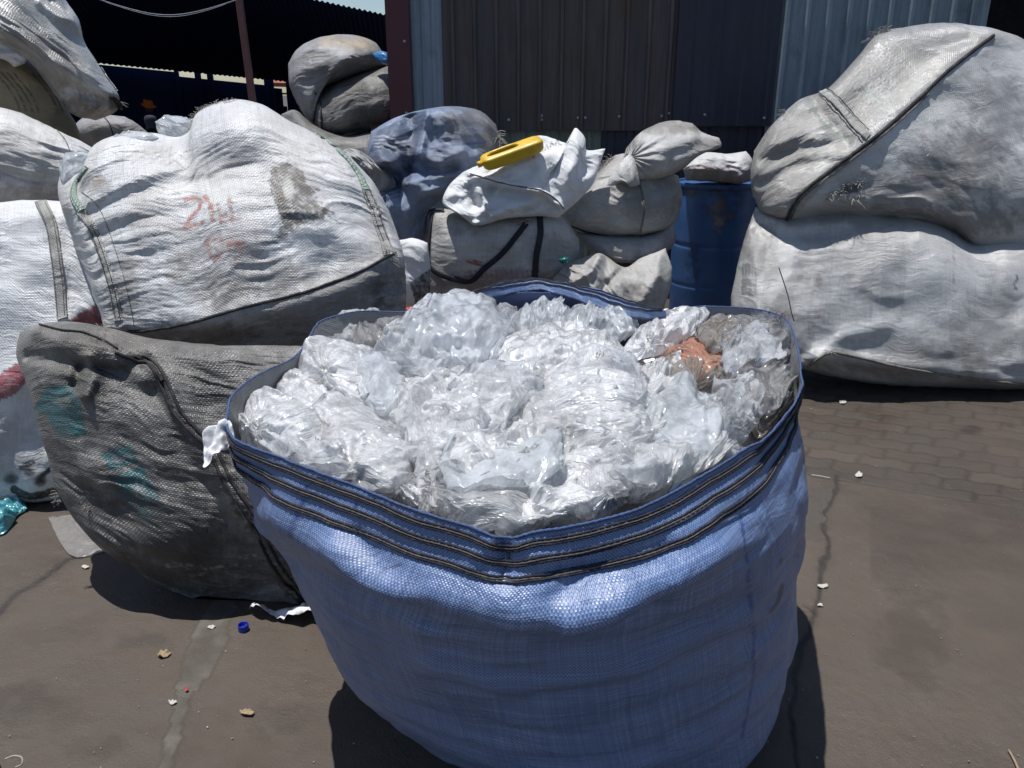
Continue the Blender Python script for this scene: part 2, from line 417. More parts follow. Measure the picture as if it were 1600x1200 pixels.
def fabric(name, base, dirt=(.10, .085, .07), amt=.35, dsc=3.0, per=.004, weave=.25, rough=.5, alt=None, altf=.5, spec=.5, streak=.2, wb=.0006, trans=0.0, dth=.5, sheen=0, fine=.2, crk=.016, coat=.35):
    m = NT(name)
    tc = m.n('ShaderNodeTexCoord'); ob = tc.outputs['Object']; uv = tc.outputs['UV']
    col = m.mix(m.ramp(m.noise(ob, dsc * 1.7, 4), .3, .7), base, tuple(c * .86 for c in base))
    f1 = m.noise(ob, dsc, 9, .62, .6)
    f1 = m.ramp(f1, dth - .1, dth + .2)
    grime = m.math('MULTIPLY', f1, amt, True)
    col = m.mix(grime, col, dirt)
    f2 = m.ramp(m.noise(m.mapv(uv, (60, 6, 1)), 1., 6, .7), .52, .75)
    f3 = m.ramp(m.noise(m.mapv(uv, (5, 55, 1)), 1., 6, .7), .55, .8)
    f2 = m.math('MAXIMUM', f2, f3)
    col = m.mix(m.math('MULTIPLY', f2, streak, True), col, tuple(c * .9 for c in dirt))
    f4 = m.ramp(m.noise(ob, 90, 6, .75), .56, .74)
    col = m.mix(m.math('MULTIPLY', f4, fine, True), col, tuple(c * .8 for c in dirt))
    # weave
    k = 1 / per
    ch = m.n('ShaderNodeTexChecker'); ch.inputs['Scale'].default_value = k; m.l(uv, ch.inputs['Vector'])
    wv1 = m.n('ShaderNodeTexWave', wave_type='BANDS', bands_direction='X'); wv1.inputs['Scale'].default_value = k * .314; m.l(uv, wv1.inputs['Vector'])
    wv2 = m.n('ShaderNodeTexWave', wave_type='BANDS', bands_direction='Y'); wv2.inputs['Scale'].default_value = k * .314; m.l(uv, wv2.inputs['Vector'])
    hgt = m.mix(ch.outputs['Fac'], wv1.outputs['Color'], wv2.outputs['Color'])
    tape = m.noise(m.mapv(uv, (k * .9, 3, 1)), 1., 1)
    tape2 = m.noise(m.mapv(uv, (3, k * .9, 1)), 1., 1)
    tj = m.math('ADD', m.math('MULTIPLY', tape, .5), m.math('MULTIPLY', tape2, .5))
    if alt:
        fa = m.math('MULTIPLY', m.math('ADD', m.math('MULTIPLY', ch.outputs['Fac'], 1.0), m.ramp(tj, .35, .65, -.45, .45)), altf * 2 * .5, True)
        fa = m.math('MULTIPLY', fa, m.math('SUBTRACT', 1.0, m.math('MULTIPLY', grime, .8)))
        col = m.mix(fa, col, alt)
    col = m.mix(m.ramp(tj, .3, .7, weave * .9, 0), col, (0.02, 0.02, 0.025))
    at = m.n('ShaderNodeAttribute', attribute_name='paint')
    pcol = m.mix(m.math('MULTIPLY', grime, .5), at.outputs['Color'], dirt)
    col = m.mix(at.outputs['Alpha'], col, pcol)
    bmp = m.bump(hgt, wb * 2, .8)
    bmp = m.bump(m.noise(ob, 38, 5, .6, .4), .004, .5, bmp)
    un = m.n('ShaderNodeTexNoise'); un.inputs['Scale'].default_value = 5; un.inputs['Detail'].default_value = 3; m.l(uv, un.inputs['Vector'])
    uw = m.n('ShaderNodeVectorMath', operation='MULTIPLY_ADD'); m.l(un.outputs['Color'], uw.inputs[0]); uw.inputs[1].default_value = (.16, .16, 0); m.l(uv, uw.inputs[2])
    def rdg(sx, sy, rot): return m.math('ABSOLUTE', m.math('SUBTRACT', m.noise(m.mapv(uw.outputs[0], (sx, sy, 1), (0, 0, rot)), 1., 3, .55), .5))
    rg = m.math('ADD', m.math('ADD', rdg(5, 22, .2), m.math('MULTIPLY', rdg(24, 7, .5), .5)), m.math('MULTIPLY', rdg(14, 60, -.1), .35))
    rg = m.math('MULTIPLY', rg, m.ramp(m.noise(ob, 4, 3), .35, .65, .25, 1.))
    bmp = m.bump(rg, crk, 1., bmp)
    p = m.n('ShaderNodeBsdfPrincipled'); m.l(col, p.inputs['Base Color']); m.l(bmp, p.inputs['Normal'])
    m.l(m.ramp(f1, 0, 1, rough, min(1, rough + .3)), p.inputs['Roughness']); p.inputs['Specular IOR Level'].default_value = spec
    p.inputs['Coat Weight'].default_value = coat; p.inputs['Coat Roughness'].default_value = .30; m.l(bmp, p.inputs['Coat Normal'])
    sh = p.outputs[0]
    if trans:
        tr = m.n('ShaderNodeBsdfTranslucent'); m.l(col, tr.inputs['Color'])
        mx = m.n('ShaderNodeMixShader'); mx.inputs[0].default_value = trans; m.l(sh, mx.inputs[1]); m.l(tr.outputs[0], mx.inputs[2]); sh = mx.outputs[0]
    m.l(sh, m.out.inputs[0]); return m.m

def film(name, tint=(.86, .89, .93), op=(.35, .9), rough=.16, dirt=0.0, dcol=(.12, .10, .08), bs=60, bd=.006, fr=.25):
    m = NT(name); tc = m.n('ShaderNodeTexCoord'); ob = tc.outputs['Object']
    wn = m.n('ShaderNodeTexNoise'); wn.inputs['Scale'].default_value = 9; m.l(ob, wn.inputs['Vector'])
    vv = m.n('ShaderNodeVectorMath', operation='MULTIPLY_ADD'); m.l(wn.outputs['Color'], vv.inputs[0]); vv.inputs[1].default_value = (.16, .16, .16); m.l(ob, vv.inputs[2])
    def rid(rot, sc_, stretch):
        return m.math('ABSOLUTE', m.math('SUBTRACT', m.noise(m.mapv(vv.outputs[0], (1, stretch, 1), (0, 0, rot)), sc_, 3, .6, .3), .5))
    uv = tc.outputs['UV']; uw = m.n('ShaderNodeTexNoise'); uw.inputs['Scale'].default_value = 14; m.l(uv, uw.inputs['Vector'])
    uvw = m.n('ShaderNodeVectorMath', operation='MULTIPLY_ADD'); m.l(uw.outputs['Color'], uvw.inputs[0]); uvw.inputs[1].default_value = (.03, .03, .03); m.l(uv, uvw.inputs[2])
    def stk(sc_, stretch, rot=0.):
        return m.math('ABSOLUTE', m.math('SUBTRACT', m.noise(m.mapv(uvw.outputs[0], (1, stretch, 1), (0, 0, rot)), sc_, 2, .55, .2), .5))
    h = m.math('ADD', m.math('ADD', m.math('MULTIPLY', stk(bs * 2.6, .10), .5), m.math('MULTIPLY', stk(bs * 1.3, .14, .25), .9)), m.math('MULTIPLY', stk(bs * .8, .3, 1.3), .5))
    nb = m.bump(h, bd, 1.)
    big = m.noise(ob, 8, 4)
    col = m.mix(m.ramp(big, .35, .7), tint, tuple(c * .93 for c in tint))
    dm = m.math('MULTIPLY', m.ramp(m.noise(ob, 11, 8, .7, .4), .5, .72), dirt, True)
    col = m.mix(dm, col, dcol)
    p = m.n('ShaderNodeBsdfPrincipled'); m.l(col, p.inputs['Base Color']); m.l(nb, p.inputs['Normal'])
    p.inputs['Roughness'].default_value = rough; p.inputs['IOR'].default_value = 1.5; p.inputs['Specular IOR Level'].default_value = .9
    tl = m.n('ShaderNodeBsdfTranslucent'); m.l(col, tl.inputs['Color']); m.l(nb, tl.inputs['Normal'])
    m1 = m.n('ShaderNodeMixShader'); m1.inputs[0].default_value = fr; m.l(p.outputs[0], m1.inputs[1]); m.l(tl.outputs[0], m1.inputs[2])
    tb = m.n('ShaderNodeBsdfTransparent'); tb.inputs[0].default_value = (.97, .975, .985, 1)
    lw = m.n('ShaderNodeLayerWeight'); lw.inputs[0].default_value = .45; m.l(nb, lw.inputs['Normal'])
    o = m.math('ADD', m.ramp(m.noise(ob, 11, 5, .6, .8), .36, .62, op[0], op[1]), m.math('MULTIPLY', lw.outputs['Facing'], .35), True)
    m2 = m.n('ShaderNodeMixShader'); m.l(o, m2.inputs[0]); m.l(tb.outputs[0], m2.inputs[1]); m.l(m1.outputs[0], m2.inputs[2])
    gl = m.n('ShaderNodeBsdfGlossy'); gl.inputs['Roughness'].default_value = rough * .7; m.l(nb, gl.inputs['Normal'])
    fr_ = m.n('ShaderNodeFresnel'); fr_.inputs[0].default_value = 1.45; m.l(nb, fr_.inputs['Normal'])
    m3 = m.n('ShaderNodeMixShader'); m.l(m.math('MULTIPLY', fr_.outputs[0], .8), m3.inputs[0]); m.l(m2.outputs[0], m3.inputs[1]); m.l(gl.outputs[0], m3.inputs[2])
    m.l(m3.outputs[0], m.out.inputs[0]); return m.m

def plain(name, col, rough=.6, spec=.5, dirt=None, amt=.4, sc_=6, metal=0, bump=.0, bs=40, uvs=None):
    m = NT(name); tc = m.n('ShaderNodeTexCoord'); ob = tc.outputs['Object']
    c = m.mix(m.ramp(m.noise(ob, sc_ * .6, 4), .3, .7), col, tuple(x * .8 for x in col))
    if dirt: c = m.mix(m.math('MULTIPLY', m.ramp(m.noise(ob, sc_, 9, .65, .3), .48, .66), amt, True), c, dirt)
    p = m.n('ShaderNodeBsdfPrincipled'); m.l(c, p.inputs['Base Color'])
    m.l(m.ramp(m.noise(ob, sc_ * 2, 5), .3, .7, rough * .8, min(1, rough * 1.25)), p.inputs['Roughness'])
    p.inputs['Specular IOR Level'].default_value = spec; p.inputs['Metallic'].default_value = metal
    if bump: m.l(m.bump(m.noise(ob, bs, 6, .6), bump, 1.), p.inputs['Normal'])
    m.l(p.outputs[0], m.out.inputs[0]); return m.m
# ---------------------------------------------------------------- ground: one sheet to the horizon, fine near the camera
def make_ground():
    _c = at_z(np.array([(1310, 742.), (1300, 850), (1232, 1210)]))[:, 0]; xa, xb = _c.min() - .04, _c.max() + .04
    xf = np.concatenate([np.arange(-2.3, xa, .0125), np.arange(xa, xb, .0055), np.arange(xb, 2.9, .0125)]); yf = np.concatenate([np.arange(.9, 3.2, .0075), np.arange(3.2, 4.8, .0115), np.arange(4.8, 8.0, .05)])
    ge = 8.0 * 1.35 ** np.arange(1, 15); gx = 2.9 * 1.4 ** np.arange(1, 15)
    X = np.concatenate([-gx[::-1] , xf, gx]); Yv = np.concatenate([[-400, -120, -40, -12, -3, -.5, .4], yf, ge])
    x, y = np.meshgrid(X, Yv)
    P = np.stack([x, y, 0 * x], -1); px = proj(np.where((y > .3)[..., None], P, np.array([0, 400., 0])))
    near = np.clip((8 - y) / 1, 0, 1) * np.clip((3 - abs(x)) / .5, 0, 1) * (y > .3)
    z = .006 * n2(x / .9, y / .9, 1, 2) + .0022 * n2(x / .08, y / .08, 2, 4) + .0012 * n2(x / .02, y / .02, 3, 2)
    col = np.zeros(x.shape + (4,))
    def lay(c, m):
        a = m[..., None]; col[..., :3] = col[..., :3] * (1 - a) + np.array(c) * a; col[..., 3] = 1 - (1 - col[..., 3]) * (1 - m)
    rag = n2(x / .05, y / .05, 7, 4); rag2 = n2(x / .25, y / .25, 8, 3)
    # paved part beyond the concrete edge: interlocking pavers
    e1, e2 = at_z((1262, 742)), at_z((1600, 796))
    sl_ = (e2[1] - e1[1]) / (e2[0] - e1[0]); side = (y - e1[1] - sl_ * (x - e1[0])) / math.hypot(1, sl_) + .012 * rag
    pav = np.clip(side / .015, 0, 1) * np.clip((x + 1.2) / .05, 0, 1)
    a = math.atan(sl_); u = (x * math.cos(a) + y * math.sin(a)); v = (-x * math.sin(a) + y * math.cos(a))
    v2 = v / .115; v2 = v2 + .06 * np.sign(np.sin(u / .0675 * math.pi / 1.0)) * np.clip(abs(np.sin(u / .0675 * math.pi)) * 3, 0, 1)
    row = np.floor(v2); u2 = u / .225 + .5 * (row % 2) + .03 * np.sin(v2 * 2 * math.pi)
    du = np.minimum(u2 % 1, 1 - u2 % 1) * .225; dv = np.minimum(v2 % 1, 1 - v2 % 1) * .115
    dj = np.minimum(du, dv) + .002 * rag
    joint = np.clip(1.3 - dj / .010, 0, 1)
    fill = np.clip(.85 + .9 * n2(x / .4, y / .4, 12, 3), 0, 1)       # joints packed with mud in places
    pid = _hash(np.floor(u2).astype(np.int64), row.astype(np.int64), 0 * row.astype(np.int64), 5)
    z += pav * (-.004 * joint * fill + .0015 * pid) - .004 * np.clip(1 - abs(side) / .012, 0, 1) * near
    lay((.080, .068, .057), pav * (1 - joint) * np.clip(.35 + .35 * pid, 0, 1) * np.clip(fill, .2, 1))
    lay((.026, .021, .018), pav * joint * np.clip(fill, .1, 1) * .6)
    lay((.05, .04, .033), np.clip(1 - abs(side) / .012, 0, 1) * near * .6)
    # pale cement repair strip
    d, t = dline(px, [(352, 935), (335, 985), (312, 1035), (290, 1075), (282, 1110), (270, 1160), (250, 1220)])
    wd = np.interp(t, [0, 60, 120, 170, 300], [26, 26, 22, 10, 13])
    m = np.clip((wd * (1 + .45 * rag + .5 * rag2) - d) / 2, 0, 1) * near
    z += .002 * m; lay((.11, .10, .08), m * np.clip(.75 + .6 * rag, 0, 1))
    # cracks
    for ln, wc in (([(-30, 985), (20, 935), (62, 905), (110, 873), (160, 862)], 3.0), ([(1306, 742), (1300, 775), (1288, 800), (1297, 850), (1286, 900), (1278, 930), (1262, 985), (1245, 1010), (1246, 1060), (1238, 1100), (1240, 1150), (1246, 1210)], 4.2)):
        q = px + np.stack([12 * n2(x / .11, y / .11, 21, 3), 8 * n2(x / .11, y / .11, 22, 3)], -1)
        d, t = dline(q, ln); m = np.clip((wc * (.9 + .8 * n2(x / .1, y / .1, 23, 2)) - d) / 4 + .5, 0, 1) * near
        z -= .003 * m; lay((.015, .013, .012), m * .85)
        m2 = np.clip(1 - d / 16, 0, 1) * near; lay((.06, .052, .047), m2 * .35 * np.clip(.5 + rag, 0, 1))
    # lighter dusty screed right of the crack, damp and oily patches
    q = px + np.stack([40 * rag2, 25 * rag2], -1)
    lay((.095, .088, .075), inpoly(q, [(1270, 770), (1310, 765), (1298, 850), (1265, 850)]) * near * .6)
    lay((.088, .078, .066), np.clip(n2(x / .6, y / .35, 31, 3) * 1.6 + .05, 0, 1) * near * .45 * (px[..., 0] > 1360) * (px[..., 1] > 780))
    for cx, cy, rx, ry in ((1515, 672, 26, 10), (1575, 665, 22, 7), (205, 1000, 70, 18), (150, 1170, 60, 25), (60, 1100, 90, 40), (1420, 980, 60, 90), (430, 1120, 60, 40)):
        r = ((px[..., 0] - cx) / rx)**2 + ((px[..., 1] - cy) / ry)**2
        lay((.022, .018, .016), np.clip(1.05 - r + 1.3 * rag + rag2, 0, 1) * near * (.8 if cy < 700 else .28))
    V = np.stack([x, y, z * near], -1).reshape(-1, 3)
    m = NT('ground'); tc = m.n('ShaderNodeTexCoord'); ob = tc.outputs['Object']
    c = m.mix(m.ramp(m.noise(ob, 1.3, 8, .62, .5), .3, .7), (.054, .041, .031), (.090, .069, .053))
    c = m.mix(m.ramp(m.noise(ob, 7, 9, .7, .5), .42, .68, 0, .5), c, (.080, .068, .056))
    c = m.mix(m.ramp(m.noise(ob, .8, 3, .6, 1.), .5, .68, 0, .4), c, (.058, .040, .029))
    c = m.mix(m.ramp(m.noise(ob, 70, 9, .85), .58, .68, 0, .6), c, (.13, .115, .10))
    c = m.mix(m.ramp(m.noise(ob, 45, 8, .75), .66, .72, 0, .6), c, (.03, .026, .024))
    at = m.n('ShaderNodeAttribute', attribute_name='paint')
    c = m.mix(at.outputs['Alpha'], c, at.outputs['Color'])
    p = m.n('ShaderNodeBsdfPrincipled'); m.l(c, p.inputs['Base Color'])
    m.l(m.ramp(m.noise(ob, 2.2, 6, .6, .4), .35, .65, .42, .8), p.inputs['Roughness']); p.inputs['Specular IOR Level'].default_value = .4
    b = m.bump(m.noise(ob, 120, 8, .7), .004, .8); b = m.bump(m.noise(ob, 14, 6, .6), .006, .5, b); m.l(b, p.inputs['Normal']); m.l(p.outputs[0], m.out.inputs[0])
    o = mesh_obj('ground', V, grid_faces(len(X), len(Yv))[:, ::-1], m.m, paint=col.reshape(-1, 4)); o['kind'] = 'structure'
make_ground()

# ---------------------------------------------------------------- corrugated sheet
def sheet(name, p0, p1, zb, zt, mat, parent, pitch=.19, rib=.022, ribw=.03, off=0., seed=0, thick=.002, step=.006, dent=.004, taper=None):
    """upright box-rib sheet from p0 to p1 (x, y) between heights zb and zt"""
    p0 = np.array(p0, float); p1 = np.array(p1, float); L = np.linalg.norm(p1 - p0); T = (p1 - p0) / L; N = np.array([T[1], -T[0]])
    s = np.arange(0, L + step, step); s = np.minimum(s, L); zz = np.linspace(zb, zt, 24)
    ph = (s + off) % pitch; r = np.clip((ribw / 2 + .008 - abs(ph - pitch / 2)) / .008, 0, 1) * rib
    r = r + np.clip(1 - abs(((s + off + pitch / 2) % pitch) - pitch / 2 - .0) / .006, 0, 1) * rib * .15
    S, Z = np.meshgrid(s, zz); d = r[None] + dent * n2(S / .5, Z / .5, seed, 3) + off * 0
    V = np.stack([p0[0] + T[0] * S + N[0] * d, p0[1] + T[1] * S + N[1] * d, Z], -1)
    B = V - np.array([N[0], N[1], 0]) * thick
    n = S.size; idx = grid_faces(len(s), len(zz)); F = np.concatenate([idx, idx[:, ::-1] + n])
    uv = np.stack([S, Z], -1).reshape(-1, 2)
    return mesh_obj(name, np.concatenate([V.reshape(-1, 3), B.reshape(-1, 3)]), F, mat, parent, uv=np.concatenate([uv, uv]))
def metal(name, c1, c2, rust=(.05, .03, .022), amt=.4, rough=.5, streaks=.5):
    m = NT(name); tc = m.n('ShaderNodeTexCoord'); uv = tc.outputs['UV']
    c = m.mix(m.ramp(m.noise(m.mapv(uv, (3.2, .25, 1)), 1.6, 4, .6), .35, .65), c1, c2)
    c = m.mix(m.math('MULTIPLY', m.ramp(m.noise(m.mapv(uv, (28, 1.2, 1)), 1., 7, .7), .45, .72), streaks, True), c, tuple(q * .45 for q in c1))
    c = m.mix(m.math('MULTIPLY', m.ramp(m.noise(m.mapv(uv, (5, 3, 1)), 1., 9, .7, .5), .5, .68), amt, True), c, rust)
    p = m.n('ShaderNodeBsdfPrincipled'); m.l(c, p.inputs['Base Color']); p.inputs['Roughness'].default_value = rough; p.inputs['Specular IOR Level'].default_value = .35
    m.l(m.bump(m.noise(uv, 9, 5, .6), .004, .5), p.inputs['Normal']); m.l(p.outputs[0], m.out.inputs[0]); return m.m
M_blue = metal('faded_blue_metal', (.21, .265, .32), (.27, .33, .39), (.07, .075, .08), .4)
M_dark = metal('dark_metal', (.062, .058, .064), (.095, .078, .074), (.075, .045, .030), .75, .5, .8)
M_navy = metal('navy_metal', (.020, .025, .045), (.030, .034, .055), (.02, .02, .025), .4)
M_red = metal('maroon_metal', (.085, .025, .032), (.10, .03, .038), (.03, .016, .016), .5)
M_rib = metal('ribbed_blue_metal', (.20, .255, .30), (.26, .32, .36), (.06, .065, .07), .4)
M_green = metal('old_green_metal', (.15, .19, .17), (.24, .28, .25), (.06, .06, .05), .5, .6, .8)
M_black = plain('shed_black', (.012, .013, .016), .8, .2)
M_screw = plain('zinc', (.45, .46, .48), .35, .6, metal=.8)
WY = 6.6
def wx(px, y=100): return at_plane((px, y), WY)[0]
def wz(py): return at_plane((800, py), WY)[2]
kiosk = empty('metal_shed', (wx(950), WY, 0)); tag(kiosk, 'windowless shed of dark, navy and faded blue corrugated sheets behind the sacks', 'shed')
ZT = 2.75
sheet('wall_panel', (wx(606), WY + .12), (wx(1535), WY + .12), .02, ZT, M_black, kiosk, rib=.004)
sheet('wall_panel', (wx(640), WY + .02), (wx(700), WY + .02), .02, ZT, M_blue, kiosk, pitch=.075, rib=.008, ribw=.03, seed=2)
sheet('wall_panel', (wx(692), WY), (wx(1060), WY), wz(204), ZT, M_dark, kiosk, pitch=.165, rib=.034, ribw=.022, seed=3)
sheet('wall_panel', (wx(1055), WY - .03), (wx(1212), WY - .03), wz(197), ZT, M_navy, kiosk, pitch=.21, rib=.012, ribw=.03, seed=4)
sheet('wall_panel', (wx(1206), WY + .02), (wx(1532), WY + .02), .02, ZT, M_rib, kiosk, pitch=.155, rib=.05, ribw=.03, seed=5)
sheet('skirt_panel', (wx(700), WY + .07), (wx(950), WY + .07), .02, wz(190), M_green, kiosk, pitch=.13, rib=.02, ribw=.03, seed=6)
sheet('skirt_panel', (wx(945), WY + .05), (wx(1210), WY + .05), .02, wz(185), M_navy, kiosk, pitch=.15, rib=.02, ribw=.05, seed=7)
b = MB().box((wx(626), WY - .02, ZT / 2), (wx(643) - wx(608), .16, ZT)); b.obj('corner_post', M_red, kiosk, False)
b = MB().box((wx(1070), WY + 1.4, ZT + .03), (wx(1535) - wx(606) + .1, 2.7, .05)); b.obj('roof', M_dark, kiosk, False)
b = MB().box((wx(1532) + .01, WY + 1.4, ZT / 2), (.03, 2.5, ZT)); b.box((wx(608) + .01, WY + 1.4, ZT / 2), (.03, 2.5, ZT)); b.box((wx(1070), WY + 2.68, ZT / 2), (wx(1535) - wx(606), .03, ZT)); b.obj('side_wall', M_navy, kiosk, False)
for i, (sx, sy) in enumerate([(846, 181), (846, 187), (903, 184), (914, 184), (967, 182), (1033, 181), (1044, 177), (1099, 179), (1191, 184), (795, 187), (635, 66), (638, 176)]):
    x, z = wx(sx, sy), wz(sy); yy = WY - (.055 if sx > 1050 else .028) - (.09 if sx < 640 else 0)
    m_ = MB(); r = [0.0, .004, .0042, .010, .011, .011]; dy = [-.006, -.006, -.002, -.002, 0, .012]
    V = []; 
    for a_, b_ in zip(r[1:], dy[1:]):
        for k in range(10): V.append((x + a_ * math.cos(k * .6283), yy + b_, z + a_ * math.sin(k * .6283)))
    F = grid_faces(10, 5, True).tolist() + [tuple(range(10))[::-1], tuple(range(40, 50))]
    m_.add(V, F).obj('screw', M_screw, kiosk)

# ---------------------------------------------------------------- open shed in the distance: post, roof, far wall with a lit gap under the eaves
shed = empty('open_shed', (-4, 16, 0)); tag(shed, 'big dark open-fronted shed with a daylight gap under the far eaves', 'shed')
def pt(px, py, Y): return at_plane((px, py), Y)
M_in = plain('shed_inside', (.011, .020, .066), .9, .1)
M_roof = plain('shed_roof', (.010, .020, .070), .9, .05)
def quad_corr(name, A, B, C_, D_, mat, parent, waves, amp, nv=4, thick=.01):
    """corrugated quad A B (near edge) C D (far edge); ribs run from near to far"""
    n = waves * 8; s = np.linspace(0, 1, n)[None, :, None]; t = np.linspace(0, 1, nv)[:, None, None]
    P = (1 - t) * ((1 - s) * A + s * B) + t * ((1 - s) * D_ + s * C_)
    P = P + np.array([0, 0, 1.]) * amp * np.sin(s * waves * 2 * math.pi)
    n_ = n * nv; F = grid_faces(n, nv)
    Q = P + np.array([0, 0, thick])
    return mesh_obj(name, np.concatenate([P.reshape(-1, 3), Q.reshape(-1, 3)]), np.concatenate([F, F[:, ::-1] + n_]), mat, parent)
rA, rB, rC, rD = pt(-250, -157, 12), pt(640, 32, 14.5), pt(640, 146.5, 29.8), pt(-60, 78, 22)
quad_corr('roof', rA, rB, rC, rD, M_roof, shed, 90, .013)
# far wall: panels under the eaves gap
gap = [(-60, 80.5), (160, 102), (275, 113), (440, 129.5), (640, 149)]
def gy(x): return np.interp(x, [g[0] for g in gap], [g[1] for g in gap])
def gY(x): return np.interp(x, [-60, 640], [21.8, 29.6])
def wall_piece(x0, x1, dy0, name='wall_panel', d=0.0):
    a = pt(x0, gy(x0) + dy0, gY(x0) - d); b_ = pt(x1, gy(x1) + dy0, gY(x1) - d)
    V = [(a[0], a[1], 0), (b_[0], b_[1], 0), tuple(b_), tuple(a)]; V += [(v[0], v[1] + .05, v[2]) for v in V]
    F = [(0, 1, 2, 3), (7, 6, 5, 4), (0, 4, 5, 1), (1, 5, 6, 2), (2, 6, 7, 3), (3, 7, 4, 0)]
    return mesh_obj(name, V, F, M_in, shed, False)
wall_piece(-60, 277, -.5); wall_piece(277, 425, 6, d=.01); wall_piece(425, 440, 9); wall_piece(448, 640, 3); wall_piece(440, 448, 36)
for x0, x1 in ((277, 284), (308, 318), (327, 337), (414, 430), (448, 460)):
    a = pt(x0, 150, gY(x0) - .2); b_ = pt(x1, 150, gY(x1) - .2); zt = pt(x0, gy(x0) - 12, gY(x0) - .2)[2]
    MB().box(((a[0] + b_[0]) / 2, (a[1] + b_[1]) / 2, zt / 2), (b_[0] - a[0], .12, zt)).obj('wall_post', M_in, shed, False)
a = pt(440, 150, 26.8); MB().box((a[0] + .05, a[1], a[2] + .07), (.35, .04, .05)).obj('window_bar', M_in, shed, False)
p_t, p_b = pt(371, -20, 12.6), pt(396, 168, 12.4); p_b2 = p_b + (p_b - p_t) * ((p_b[2]) / (p_t[2] - p_b[2]))
M_post = plain('maroon_paint', (.10, .035, .035), .6, .4, dirt=(.03, .02, .02))
MB().tube(np.linspace(p_t, p_b2, 8), .062, 4, nrm=np.tile([.7, -.7, 0], (8, 1))).obj('post', M_post, shed, False)
# side walls, closing the dark interior
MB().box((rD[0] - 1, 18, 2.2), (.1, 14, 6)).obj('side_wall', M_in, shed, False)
bk = empty('storage_shed', (12, 9, 0)); tag(bk, 'dark doorway bay at the top right edge, beyond the blue ribbed wall', 'shed')
MB().box((9.5, 10.2, 2), (9.5, .1, 4)).obj('wall_panel', M_black, bk, False)
MB().box((9.5, 9, 3.6), (9.5, 4.2, .08)).obj('roof', M_black, bk, False)
# sagging wire under the shed roof
M_wire = plain('pale_wire', (.30, .33, .40), .6)
q = spline([(140, -6), (190, 10), (235, 21), (275, 23), (320, 15), (375, -2)], 40)
W_ = at_plane(q, 11.8); w_ = MB(); w_.tube(W_, .006, 4); w_.tube(W_ + np.array([0, .02, -.02]) * (1 - np.linspace(-1, 1, 40)[:, None]**2), .004, 4)
tag(w_.obj('hanging_wire', M_wire, origin=W_[20]), 'thin pale wire sagging across the dark shed opening', 'wire')
# building with a red brown roof, glimpsed through the shed
nb = empty('far_house', (-8, 34, 0)); tag(nb, 'red brown roof glimpsed through the end of the dark shed', 'house')
a, b_ = pt(420, 131, 34), pt(475, 133, 34)
V = [tuple(pt(425, 129, 34)), tuple(pt(480, 131, 34)), tuple(pt(480, 112, 37)), tuple(pt(440, 112, 37))]; V += [(v[0], v[1] + .1, v[2] - .15) for v in V]
mesh_obj('roof', V, [(0, 1, 2, 3), (7, 6, 5, 4), (0, 4, 5, 1), (1, 5, 6, 2), (2, 6, 7, 3), (3, 7, 4, 0)], plain('red_roof', (.30, .09, .05), .7), nb, False)
MB().box((a[0] + .9, 36, .8), (1.5, .1, 1.6)).obj('wall', M_in, nb, False)

